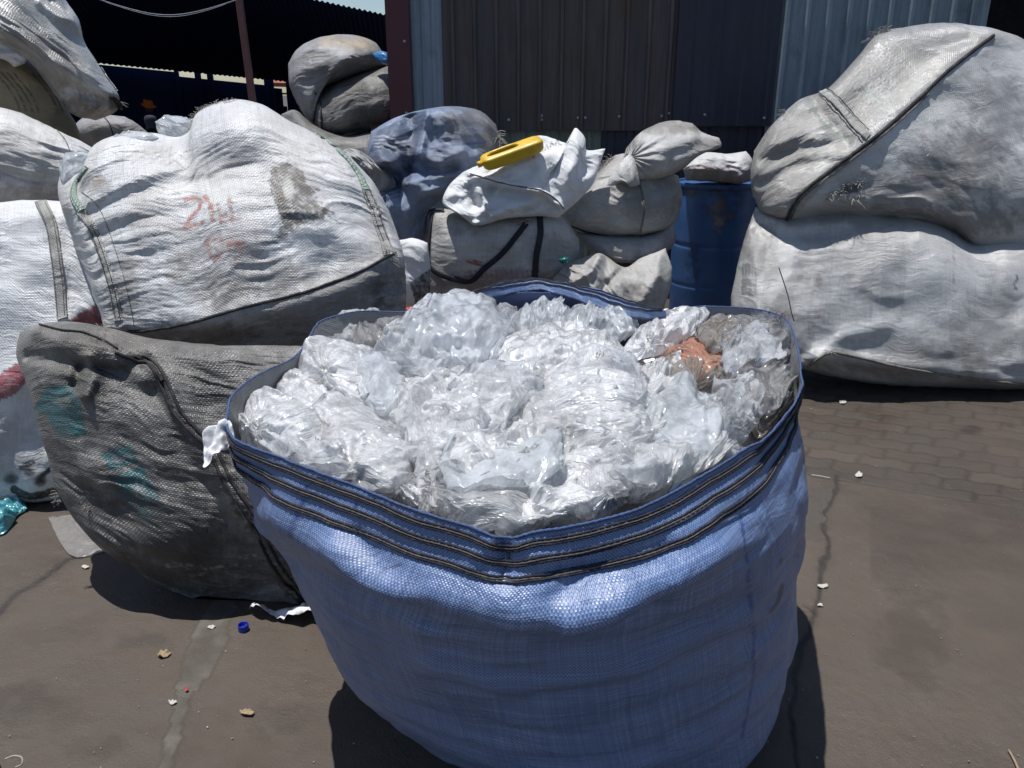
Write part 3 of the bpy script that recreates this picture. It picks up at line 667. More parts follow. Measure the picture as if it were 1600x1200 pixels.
# ---------------------------------------------------------------- worker in an orange hat, at the shed mouth
def person():
    hx = at_plane((233, 184), 9.6); X, Yp = hx[0] + .02, 9.6; top = hx[2]
    bm = bmesh.new(); H = top + .10
    jt = {'pel': (0, 0, .93), 'wai': (0, 0, 1.08), 'che': (0, .02, 1.28), 'nek': (0, .0, 1.44), 'hd0': (0, -.02, 1.53), 'hd1': (0, -.03, 1.62), 'hd2': (0, -.02, 1.70),
          'shl': (-.17, .02, 1.38), 'ell': (-.27, -.03, 1.14), 'wrl': (-.22, -.24, 1.02), 'hal': (-.19, -.33, 1.02), 'shr': (.17, .02, 1.38), 'elr': (.27, -.02, 1.14), 'wrr': (.22, -.22, 1.0), 'har': (.2, -.31, 1.0),
          'hil': (-.10, 0, .88), 'knl': (-.12, -.03, .48), 'anl': (-.12, .02, .08), 'tol': (-.13, -.16, .04), 'hir': (.10, 0, .88), 'knr': (.12, -.03, .48), 'anr': (.12, .02, .08), 'tor': (.13, -.16, .04)}
    rad = dict(pel=.15, wai=.13, che=.16, nek=.06, hd0=.075, hd1=.095, hd2=.085, shl=.07, ell=.05, wrl=.035, hal=.035, shr=.07, elr=.05, wrr=.035, har=.035, hil=.10, knl=.07, anl=.05, tol=.045, hir=.10, knr=.07, anr=.05, tor=.045)
    ed = 'pel-wai wai-che che-nek nek-hd0 hd0-hd1 hd1-hd2 che-shl shl-ell ell-wrl wrl-hal che-shr shr-elr elr-wrr wrr-har pel-hil hil-knl knl-anl anl-tol pel-hir hir-knr knr-anr anr-tor'.split()
    k = list(jt); me = bpy.data.meshes.new('person'); s_ = H / 1.78
    me.from_pydata([tuple(q * s_ for q in jt[a]) for a in k], [(k.index(e.split('-')[0]), k.index(e.split('-')[1])) for e in ed], [])
    o = bpy.data.objects.new('person', me); COL.objects.link(o); o.location = (X, Yp, 0)
    md = o.modifiers.new('skin', 'SKIN'); me.skin_vertices or None
    for i, a in enumerate(k): me.skin_vertices[0].data[i].radius = (rad[a] * s_, rad[a] * s_ * .85)
    me.skin_vertices[0].data[0].use_root = True; md.use_smooth_shade = True
    o.modifiers.new('sub', 'SUBSURF').render_levels = 2
    sk = plain('dark_skin', (.045, .026, .018), .6); cl = plain('dark_clothes', (.02, .024, .038), .85)
    me.materials.append(cl)
    tag(o, 'person in dark clothes under an orange bucket hat, head and shoulders showing', 'person')
    c = np.array([X, Yp - .02, 1.63 * s_])
    def rev(name, prof, mat, tilt=0., sq=.9):
        n = 28; V = []
        for r, z in prof:
            for j in range(n):
                t = 2 * math.pi * j / n; V.append((c[0] + r * math.cos(t) * sq, c[1] + r * math.sin(t), c[2] + z + (r * .12 * math.sin(2 * t + 1) if r > .12 else 0) - tilt * r * math.cos(t)))
        F = grid_faces(n, len(prof), True).tolist() + [tuple(range(n))[::-1], tuple(range((len(prof) - 1) * n, len(prof) * n))]
        return mesh_obj(name, V, [tuple(f) for f in F], mat, o)
    o['_o'] = [X, Yp, 0.0]
    rev('hat', [(.175, .0), (.178, .004), (.150, .03), (.118, .05), (.112, .09), (.105, .125), (.085, .14), (.03, .146), (.02, .14), (.08, .134), (.10, .12), (.106, .05), (.14, .022), (.17, -.004)], plain('orange_cloth', (.62, .14, .04), .85, .2, bump=.004), .22)
    f_ = MB()
    V = []; n = 16
    for i in range(9):
        p = math.pi * i / 8
        for j in range(n):
            t = 2 * math.pi * j / n; x_, y_, z_ = math.sin(p) * math.cos(t), math.sin(p) * math.sin(t), math.cos(p)
            nose = .022 * math.exp(-((x_ / .18)**2 + ((z_ + .1) / .3)**2)) * (y_ < 0)
            V.append((c[0] + .078 * x_, c[1] - .02 + .098 * y_ - nose, c[2] - .055 + .115 * z_))
    f_.add(V, grid_faces(n, 9, True)); f_.obj('face', sk, o)
    e_ = MB()
    M_eye = plain('eye', (.02, .015, .013), .3)
    for sx in (-.03, .03): MB().box((c[0] + sx, c[1] - .112, c[2] - .045), (.022, .01, .009)).obj('eye', M_eye, o)
    MB().box((c[0], c[1] - .113, c[2] - .112), (.04, .01, .01)).obj('mouth', M_eye, o)
person()
# ---------------------------------------------------------------- the big open blue sack full of film
M_bluef = fabric('blue_weave', (.060, .130, .32), dirt=(.07, .07, .085), amt=.30, dsc=2.2, crk=.010, per=.0028, weave=.26, rough=.42, alt=(.36, .44, .61), altf=.44, streak=.22, wb=.00018, dth=.56, fine=.12)
M_lin = fabric('liner', (.34, .36, .39), dirt=(.09, .085, .08), amt=.6, dsc=4, per=.004, weave=.2, rough=.5, trans=.25)
M_lind = fabric('liner_blue', (.10, .16, .36), dirt=(.07, .07, .08), amt=.4, dsc=4, per=.004, weave=.3, rough=.5, alt=(.3, .38, .55), altf=.4, trans=.2)
M_cord = plain('dark_cord', (.018, .022, .040), .8, .3, dirt=(.09, .075, .055), amt=.6, sc_=60, bump=.002, bs=500)
M_cordb = plain('pale_thread', (.13, .115, .10), .8, .3, dirt=(.05, .045, .05), amt=.8, sc_=80, bump=.002, bs=500)
RIM = [(355, 650, 1.0), (362, 620, 1.0), (400, 588, 1.0), (458, 560, 1.0), (482, 530, 1.0), (500, 503, 1.0), (562, 487, 1.0), (640, 488, .99), (715, 478, .99),
       (775, 462, 1.0), (830, 458, 1.01), (900, 462, 1.0), (970, 480, 1.0), (1035, 489, 1.0), (1085, 480, 1.0), (1130, 480, 1.0), (1190, 485, .99), (1230, 502, .985), (1246, 545, .98), (1250, 585, .98),
       (1226, 640, .985), (1180, 690, .99), (1105, 740, .99), (1000, 795, .985), (900, 822, .98), (835, 832, .975), (789, 842, .965), (740, 826, .975), (640, 795, .985), (560, 762, .99), (480, 732, 1.0), (418, 708, 1.0), (372, 690, 1.0), (356, 672, 1.0)]
LV = [  # z, cx, cy, rx, ry
    (1.00, .07, 1.73, .605, .725), (.945, .072, 1.74, .607, .745), (.875, .068, 1.77, .622, .772), (.75, .055, 1.83, .652, .755), (.50, .085, 1.91, .640, .735), (.28, .14, 1.93, .612, .69), (.09, .225, 1.93, .485, .57), (.0, .24, 1.93, .38, .45)]
def main_sack():
    nu, nv = 560, 190
    rim2 = spline(np.array([r[:2] for r in RIM], float), 900, True)
    zr = spline(np.array([[r[0], r[1], r[2]] for r in RIM], float), 900, True)[:, 2]
    P = at_z(rim2, zr[:, None])
    L = np.concatenate([[0], np.cumsum(np.linalg.norm(np.diff(np.concatenate([P, P[:1]]), axis=0), axis=1))])
    q = np.linspace(0, L[-1], nu, endpoint=False); PP = np.concatenate([P, P[:1]])
    P = np.stack([np.interp(q, L, PP[:, k]) for k in range(3)], -1); rimpx = proj(P)
    c0 = np.array(LV[0][1:3]); r0 = np.array(LV[0][3:5])
    th = np.unwrap(np.arctan2((P[:, 1] - c0[1]) / r0[1], (P[:, 0] - c0[0]) / r0[0]))
    dpos = P - np.stack([c0[0] + r0[0] * np.cos(th), c0[1] + r0[1] * np.sin(th), np.full(nu, 1.0)], -1)
    lz = np.array([l[0] for l in LV]); ss = np.concatenate([[0], np.cumsum([math.hypot(LV[i + 1][0] - LV[i][0], LV[i + 1][3] - LV[i][3]) for i in range(len(LV) - 1)])])
    prof = spline(np.array([[l[0], l[3], l[1], l[2], l[4]] for l in LV]), 400)
    s4 = np.concatenate([[0], np.cumsum(np.linalg.norm(np.diff(prof[:, :2], axis=0), axis=1))]); Hm = s4[-1]
    v = np.linspace(0, 1, nv); pr = np.stack([np.interp(v * Hm, s4, prof[:, k]) for k in range(5)], -1)
    w = np.exp(-(v * Hm / .16)**1.5)
    G = np.stack([pr[:, 2:3] + pr[:, 1:2] * np.cos(th)[None], pr[:, 3:4] + pr[:, 4:5] * np.sin(th)[None], np.repeat(pr[:, :1], nu, 1)], -1) + dpos[None] * w[:, None, None]
    U, Vm = np.meshgrid(q, v * Hm)
    N = normals(G, True)
    cen = np.array([.2, 1.9, .5]); 
    if ((G - cen) * N).sum(-1).mean() < 0: N = -N
    ang = np.stack([np.cos(2 * math.pi * U / L[-1]), np.sin(2 * math.pi * U / L[-1])], -1) * L[-1] / 2 / math.pi
    def nn(lu, lv, s, o=3): return fbm(np.stack([ang[..., 0] / lu, ang[..., 1] / lu, Vm / lv], -1), s, o)
    f = np.clip(Vm / .05, 0, 1)
    h = .009 * f * nn(.35, .3, 3, 2) * 2 + .005 * f * nn(.40, .05, 4, 2) * 2 * np.clip((Vm - .15) / .2, 0, 1) + .0025 * nn(.09, .06, 5, 2) * 2 * f
    h = h + .008 * (.28 - abs(nn(.16, .05, 8, 3))) * 2 * np.clip((Vm - .05) / .05, 0, 1) * np.exp(-((Vm - .2) / .2)**2) + .004 * (.28 - abs(nn(.07, .09, 9, 2))) * 2 * f
    gpx = proj(G)
    fr = (N @ np.array([0, -1, .2])) > 0
    def crease(pts, wd, a):
        nonlocal h
        d, t = dline(gpx, pts); h = h + a * np.exp(-(d / wd)**2) * fr
    # the swag of cloth that sags under the stitched hem, then the overhang below it
    crease([(440, 800), (520, 850), (600, 905), (700, 940), (820, 955), (930, 950), (1010, 900), (1100, 850)], 34, .028)
    crease([(455, 880), (560, 925), (640, 948), (760, 985), (900, 1000), (1020, 960)], 26, -.022)
    crease([(540, 840), (575, 885), (640, 925)], 13, .014); crease([(560, 830), (600, 880), (660, 905)], 10, -.012)
    crease([(860, 930), (920, 900), (1000, 885), (1080, 850), (1180, 790)], 13, -.016)
    crease([(880, 955), (960, 935), (1050, 905), (1150, 850)], 12, .014)
    crease([(905, 880), (960, 868), (1040, 850)], 9, -.010); crease([(850, 905), (880, 890), (930, 885)], 7, -.010)
    for k, (y0, a) in enumerate([(1000, .006), (1030, -.008), (1060, .007), (1085, -.008), (1110, .006), (1140, -.008)]):
        crease([(650 + k * 15, y0 - 30), (800, y0 + 5), (1000, y0 - 20), (1180, y0 - 90)], 12, a)
    crease([(789, 842), (788, 905)], 7, -.020); crease([(775, 842), (735, 880)], 12, .008); crease([(800, 842), (850, 880)], 12, .008)
    crease([(1180, 690), (1225, 650), (1245, 600)], 10, .012)
    G = G + N * h[..., None]
    G0 = G.copy(); G = G + N * np.random.RandomState(4).normal(0, .0012, U.shape)[..., None]
    ev = .030 * np.clip((Vm - .10) / .2, 0, 1); eu = .006 + .0 * Vm
    G = relax(G, eu, ev, 50, .02, .10, True, rest=G0, fix=(0, 1))
    G[..., 2] = np.maximum(G[..., 2], .004)
    N = normals(G, True)
    if ((G - cen) * N).sum(-1).mean() < 0: N = -N
    px = proj(G); seen = (N * (CP - G)).sum(-1) > 0
    pc = np.zeros(U.shape + (4,))
    def lay(c, m):
        a = m[..., None]; pc[..., :3] = pc[..., :3] * (1 - a) + np.array(c) * a; pc[..., 3] = 1 - (1 - pc[..., 3]) * (1 - m)
    rg = n2(U / .01, Vm / .01, 3, 3)
    lay((.02, .05, .22), ((Vm < .004) & True) * .8)
    # printed blue guide lines down the cloth
    for pts, wd, a in (([(1155, 790), (1165, 860), (1172, 930), (1178, 1000), (1176, 1060), (1170, 1100), (1160, 1150)], 1.8, .9), ([(478, 760), (470, 790), (452, 838)], 3.2, .8), ([(560, 770), (556, 800)], 2.0, .5)):
        d, t = dline(px, pts); lay((.012, .05, .30), np.clip(wd - d + .5, 0, 1) * seen * np.clip(a + rg * .8, 0, 1))
    # faint printed lettering down the right side
    rs = random.Random(5)
    strokes = []
    for (x0, y0, dx, dy, n_, h_) in ((1252, 735, -1.5, -12, 5, 7), (1240, 868, 4.5, -12.5, 6, 8), (1252, 915, 3, -12, 4, 7)):
        for i in range(n_):
            a = np.array([x0 + dx * i, y0 + dy * i]); u_ = np.array([dx, dy]) / math.hypot(dx, dy) * 4; n_v = np.array([1.0, .25]) * h_ * .5
            for sg in rs.choice([[(0, 0, 0, 1), (0, 1, 1, .6), (1, .6, 0, .5)], [(0, 0, 0, 1), (1, 0, 1, 1), (0, 1, 1, 1), (0, 0, 1, 0)], [(0, 0, 0, 1), (0, .5, 1, 1), (0, .5, 1, 0)], [(0, 0, .5, 1), (.5, 1, 1, 0)]]):
                strokes.append([a + u_ * sg[0] + n_v * sg[1] * 2, a + u_ * sg[2] + n_v * sg[3] * 2])
    for st in strokes:
        d, t = dline(px, st); lay((.02, .035, .10), np.clip(1.3 - d, 0, 1) * seen * np.clip(.55 + rg, 0, 1))
    for st, wd in (([(1218, 868), (1221, 880)], 1.2), ([(604, 890), (612, 886), (625, 882)], 1.5), ([(1222, 915), (1216, 940), (1205, 955)], 4)):
        d, t = dline(px, st); lay((.02, .025, .05), np.clip(wd - d, 0, 1) * seen * .7)
    # base disc closed at the bottom
    V = G.reshape(-1, 3); idx = (nv - 1) * nu + np.arange(nu)
    V = np.concatenate([V, [G[-1].mean(0)]]); F = [tuple(f) for f in grid_faces(nu, nv, True).tolist()] + [(int(a), int(b), len(V) - 1) for a, b in zip(idx, np.roll(idx, -1))]
    uv = np.concatenate([np.stack([U, Vm], -1).reshape(-1, 2), [[0, 0]]]); pcf = np.concatenate([pc.reshape(-1, 4), [[0, 0, 0, 0]]])
    root = empty('bulk_sack', (.27, 1.95, 0)); tag(root, 'open blue woven bulk sack with dark stitched hem, brimming with clear film', 'sack')
    mesh_obj('outer_cloth', V, F, M_bluef, root, uv=uv, paint=pcf)
    # inner lining: from the rim inwards and down
    nl = 26; inner = []
    for k in range(nl):
        s_ = k / (nl - 1); r = int(min(nv - 1, s_ * 70)); c = np.array([.1, 1.75])
        Pk = G[r].copy() - N[max(r, 2)] * (.003 if k else .0015) - N[max(r, 2)] * .02 * s_
        Pk[:, 2] += .0 if k else .001; inner.append(Pk)
    inner = np.array(inner); Ui = np.repeat(q[None], nl, 0); Vi = np.repeat(np.linspace(0, .3, nl)[:, None], nu, 1)
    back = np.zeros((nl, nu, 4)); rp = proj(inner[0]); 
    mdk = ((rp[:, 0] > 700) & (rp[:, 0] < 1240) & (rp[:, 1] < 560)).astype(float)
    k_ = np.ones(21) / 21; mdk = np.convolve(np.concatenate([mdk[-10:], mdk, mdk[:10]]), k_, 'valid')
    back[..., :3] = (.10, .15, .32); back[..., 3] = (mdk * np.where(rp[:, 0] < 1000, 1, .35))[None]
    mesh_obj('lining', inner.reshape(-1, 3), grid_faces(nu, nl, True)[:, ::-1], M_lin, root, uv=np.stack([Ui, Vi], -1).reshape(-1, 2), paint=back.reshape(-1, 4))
    # hem edge
    ii = np.arange(0, nu, 2); 
    def ringcord(name, dist, r, mat, off=.003, tw=0., lo=0, hi=nu, z=0., seg=6):
        k = np.clip((dist + (.0030 * fbm(np.stack([ang[0, :, 0] / .09, ang[0, :, 1] / .09, np.full(nu, 31.)], -1), 3, 3) if dist > 0 else 0 * q)) / Hm * (nv - 1), 0, nv - 2); a = k.astype(int); t = (k - a)[:, None]; jj = np.arange(nu)
        Pk = G[a, jj] * (1 - t) + G[a + 1, jj] * t; Nk = N[np.maximum(a, 2), jj]
        Pk = Pk + Nk * (off + tw * np.sin(q / .006)[:, None]) + np.array([0, 0, z])
        Pk = (np.roll(Pk, 1, 0) + Pk * 2 + np.roll(Pk, -1, 0)) / 4
        Pk = np.concatenate([Pk, Pk[:1]])[lo:hi + 1]; Nk = np.concatenate([Nk, Nk[:1]])[lo:hi + 1]
        # denser along the cord, with a twisted strand profile
        m_ = (len(Pk) - 1) * 2 + 1; tt = np.linspace(0, len(Pk) - 1, m_); Pk = np.stack([np.interp(tt, np.arange(len(Pk)), Pk[:, j]) for j in range(3)], -1); Nk = np.stack([np.interp(tt, np.arange(len(Nk)), Nk[:, j]) for j in range(3)], -1)
        rr = r * (1 + .28 * np.sin(np.arange(m_) * 2.1))
        V, F = tube_vf(Pk, rr, seg, 1., Nk); mesh_obj(name, V, F, mat, root)
    ringcord('rim_binding', .0, .0024, plain('rim_blue', (.05, .09, .22), .7, dirt=(.06, .06, .08), amt=.5, sc_=30, bump=.003, bs=200), 0., z=.001)
    for d in (.015, .040, .068):
        ringcord('stitch_cord', d - .0040, .0021, M_cord); ringcord('stitch_cord', d + .0040, .0021, M_cord); ringcord('stitch_thread', d, .0014, M_cordb, .0040)
    # hem turned over along the far side: the striped outer cloth shows
    fl = spline([(718, 470), (745, 455), (780, 443), (822, 436), (870, 439), (930, 452), (985, 470), (1035, 489)], 160)
    dp = np.interp(np.linspace(0, 1, 160), [0, .15, .3, .5, .7, .9, 1], [6, 16, 17, 20, 30, 22, 6])
    nf = 34; tf = np.linspace(0, 1, nf); ev_ = []
    A = at_z(fl, 1.035); zlow = 1.035 - dp / 450 * .55
    Bq = at_z(fl + np.stack([np.zeros(160) + 6, dp], -1), zlow[:, None])
    bulge = np.sin(tf * math.pi)[:, None, None] * np.array([0, -.012, .014])
    S_ = A[None] * (1 - tf)[:, None, None] + Bq[None] * tf[:, None, None] + bulge
    uu_, vv_ = np.meshgrid(np.linspace(0, 1, 160) * .8, tf * .09)
    S_ = S_ + (n2(uu_ / .06, vv_ / .08, 9, 3) * .008)[..., None] * np.array([0, -.5, 1])
    fp = np.zeros((nf, 160, 4)); fp[..., :3] = (.02, .035, .10); fp[-1, :, 3] = .8
    S2 = S_ + np.array([0, .006, -.008])
    ring = np.concatenate([S_, S2[::-1]]); fpp = np.concatenate([fp, fp[::-1]])
    uvf = np.concatenate([np.stack([uu_, vv_], -1), np.stack([uu_, vv_], -1)[::-1]])
    fo = mesh_obj('folded_hem', ring.reshape(-1, 3), grid_faces(160, 2 * nf), M_bluef, root, uv=uvf.reshape(-1, 2), paint=fpp.reshape(-1, 4))
    for t_ in (.22, .42, .62):
        k = int(t_ * nf)
        for dk in (0, 2):
            V, F = tube_vf(S_[k + dk, 3:-3] + np.array([0, -.001, .002]), .0014, 6); mesh_obj('stitch_cord', V, F, M_cord, fo)
    # short thread ties at the front notch, frayed ends on the right rim
    th_ = MB(); pN = G[2, np.argmin(((rimpx - np.array([789, 842]))**2).sum(1))]
    rs = random.Random(2)
    for k in range(3):
        th_.tube(spline([pN + np.array([0, -.004, .004]), pN + np.array([.004 * rs.uniform(-1, 1), -.012, -.03]), pN + np.array([.002, -.016, -.062])], 12), .0008, 4)
    th_.obj('loose_thread', M_cordb, root)
    fr_ = MB()
    for k in range(46):
        a = rs.choice([np.array([rs.uniform(1205, 1236), rs.uniform(495, 512)]), np.array([rs.uniform(1205, 1240), rs.uniform(520, 570)]), np.array([rs.uniform(1140, 1240), rs.uniform(485, 500)])])
        p0 = at_z(a, .985); d = np.array([rs.uniform(-1, .6), rs.uniform(-.8, .5), rs.uniform(-.2, .8)]) * rs.uniform(.015, .05)
        fr_.tube(spline([p0, p0 + d * .5 + np.array([rs.uniform(-.01, .01), 0, .01]), p0 + d + np.array([0, 0, -.008])], 8), .0007, 3)
    fr_.obj('frayed_threads', M_cordb, root)
    wr = MB(); wp = [(1241, 502), (1236, 485), (1232, 465), (1226, 445), (1217, 418)]; zz = [.99, 1.03, 1.07, 1.11, 1.16]
    wr.tube(spline([at_plane(p, 2.25 + .01 * i) for i, p in enumerate(wp)], 30), .0016, 5)
    wr.obj('wire_tie', M_cord, root)
    return G, N, px, q, rimpx, root
MAIN = main_sack()
# ---------------------------------------------------------------- film: a loose heap and the crumpled pieces lying on it
F_white = film('film_white', (.95, .955, .965), (.48, .95), .13, .08, bd=.009, fr=.36)
F_clear = film('film_clear', (.88, .90, .93), (.08, .42), .07, .12, bs=36, fr=.3)
F_frost = film('film_frost', (.88, .92, .955), (.25, .7), .11, .08, bs=30, bd=.004, fr=.45)
F_milk = film('film_milk', (.92, .925, .93), (.18, .62), .10, .08, bs=60, bd=.009, fr=.4)
F_grey = film('film_grey', (.40, .39, .38), (.22, .75), .10, .7, (.12, .10, .08), bs=36)
F_brown = film('film_brown', (.34, .30, .25), (.3, .85), .13, .8, (.13, .09, .06), bs=36)
F_orange = film('film_orange', (.62, .30, .19), (.25, .75), .11, .5, (.45, .16, .09), bs=40)
def make_heap():
    G, N, px, q, rimpx, root = MAIN
    nu, nr = 200, 70
    idx = np.linspace(0, G.shape[1] - 1, nu).astype(int); rim = np.array([[.05, 1.72, 0]]) + (G[3, idx] - np.array([[.05, 1.72, 0]])) * .93
    c = np.array([.05, 1.72, 0]); r = np.linspace(1, 0, nr)[:, None]
    P = np.stack([c[0] + (rim[None, :, 0] - c[0]) * r, c[1] + (rim[None, :, 1] - c[1]) * r, 0 * r + .845 + .055 * (1 - r**2) + 0 * rim[None, :, 0]], -1)
    P[..., 2] += .035 * n2(P[..., 0] / .12, P[..., 1] / .12, 4, 4) + .02 * (1 - abs(n2(P[..., 0] / .07, P[..., 1] / .07, 6, 3)) * 3)
    mh = film('film_heap', (.74, .74, .75), (.85, 1.0), .2, .7, (.12, .10, .08), bs=50)
    V = np.concatenate([P.reshape(-1, 3), c + (P[0] - c) * .7 - np.array([0, 0, .1])]); n = nu * nr
    F = grid_faces(nu, nr, True).tolist() + [(n + i, n + (i + 1) % nu, (i + 1) % nu, i) for i in range(nu)]
    o = mesh_obj('film_heap', V, [tuple(f) for f in F], mh, origin=(.05, 1.72, .8))
    tag(o, 'jumble of packed dirty film filling the blue sack beneath the larger crumpled sheets', 'plastic film', kind='stuff')
make_heap()
nfilm = [0]
def clump(name, loop, mat, z, T, label, e=.05, nn=110, wr=None, lump=.012, pull=.02, bend=.03, it=26, dd=(0, -.62, .78), tilt=0., ab=(2.4, 2.4), corners=None, feats=(), cat='plastic film', jit=.014, grow=1.07, group='crumpled film in the blue sack'):
    nfilm[0] += 1; n = len(loop)
    q = np.array(loop, float); cy = q[:, 1].mean()
    c = corners or (0, n // 4, n // 2, (3 * n) // 4)
    def pl(px):
        return at_z(px, z + tilt * (cy - px[..., 1:2]) / 100)
    rr = random.Random(nfilm[0] * 7); a0 = rr.uniform(0, 3.1)
    if wr is None:
        kind = {'film_frost': ((.20, .016, 2, 1.2), (.09, .005, 1, .8), (.035, .0013, 1, .3)), 'film_clear': ((.12, .018, 2, 1.2), (.06, .008, 3, 1.2), (.03, .002, 1, .4))}.get(mat.name,
            ((.17, .014, 1, .9), (.09, .006, 1, .4), (.045, .0026, 2, .2), (.022, .0013, 3, .12)))
        wr = [(.22, .07, .018, a0, 1)]
        for lam, am, cnt, sp in kind:
            for c_ in range(cnt):
                d_ = a0 + rr.gauss(0, sp); wr.append((lam * rr.uniform(.75, 1.3), lam * rr.uniform(.5, 1.3), am * rr.uniform(.6, 1.2), d_, 'tri'))
    k_ = rr.randrange(n); sx, sy = q[k_] * .75 + q.mean(0) * .25
    feats = tuple(feats) + ((('star', (sx, sy), 60, rr.choice([15, 19, 23]), .0085),) if rr.random() < .55 and mat.name not in ('film_clear', 'film_orange') else ())
    ctr = q.mean(0); q2 = ctr + (q - ctr) * grow; loop = [tuple(a) for a in q2]
    return Sack(name, loop, c, 0, T, mat, label, cat, group if group else None, plane=pl, ddir=dd, nu=nn, nv=nn, e=(e, e), it=it, pull=pull, bend=bend, lump=lump, lumps=.06, wr=wr, seed=40 + nfilm[0] * 3, ab=ab, feats=feats, jit=jit, back=.02, shear=.25, pw=.6, uvrot=a0)
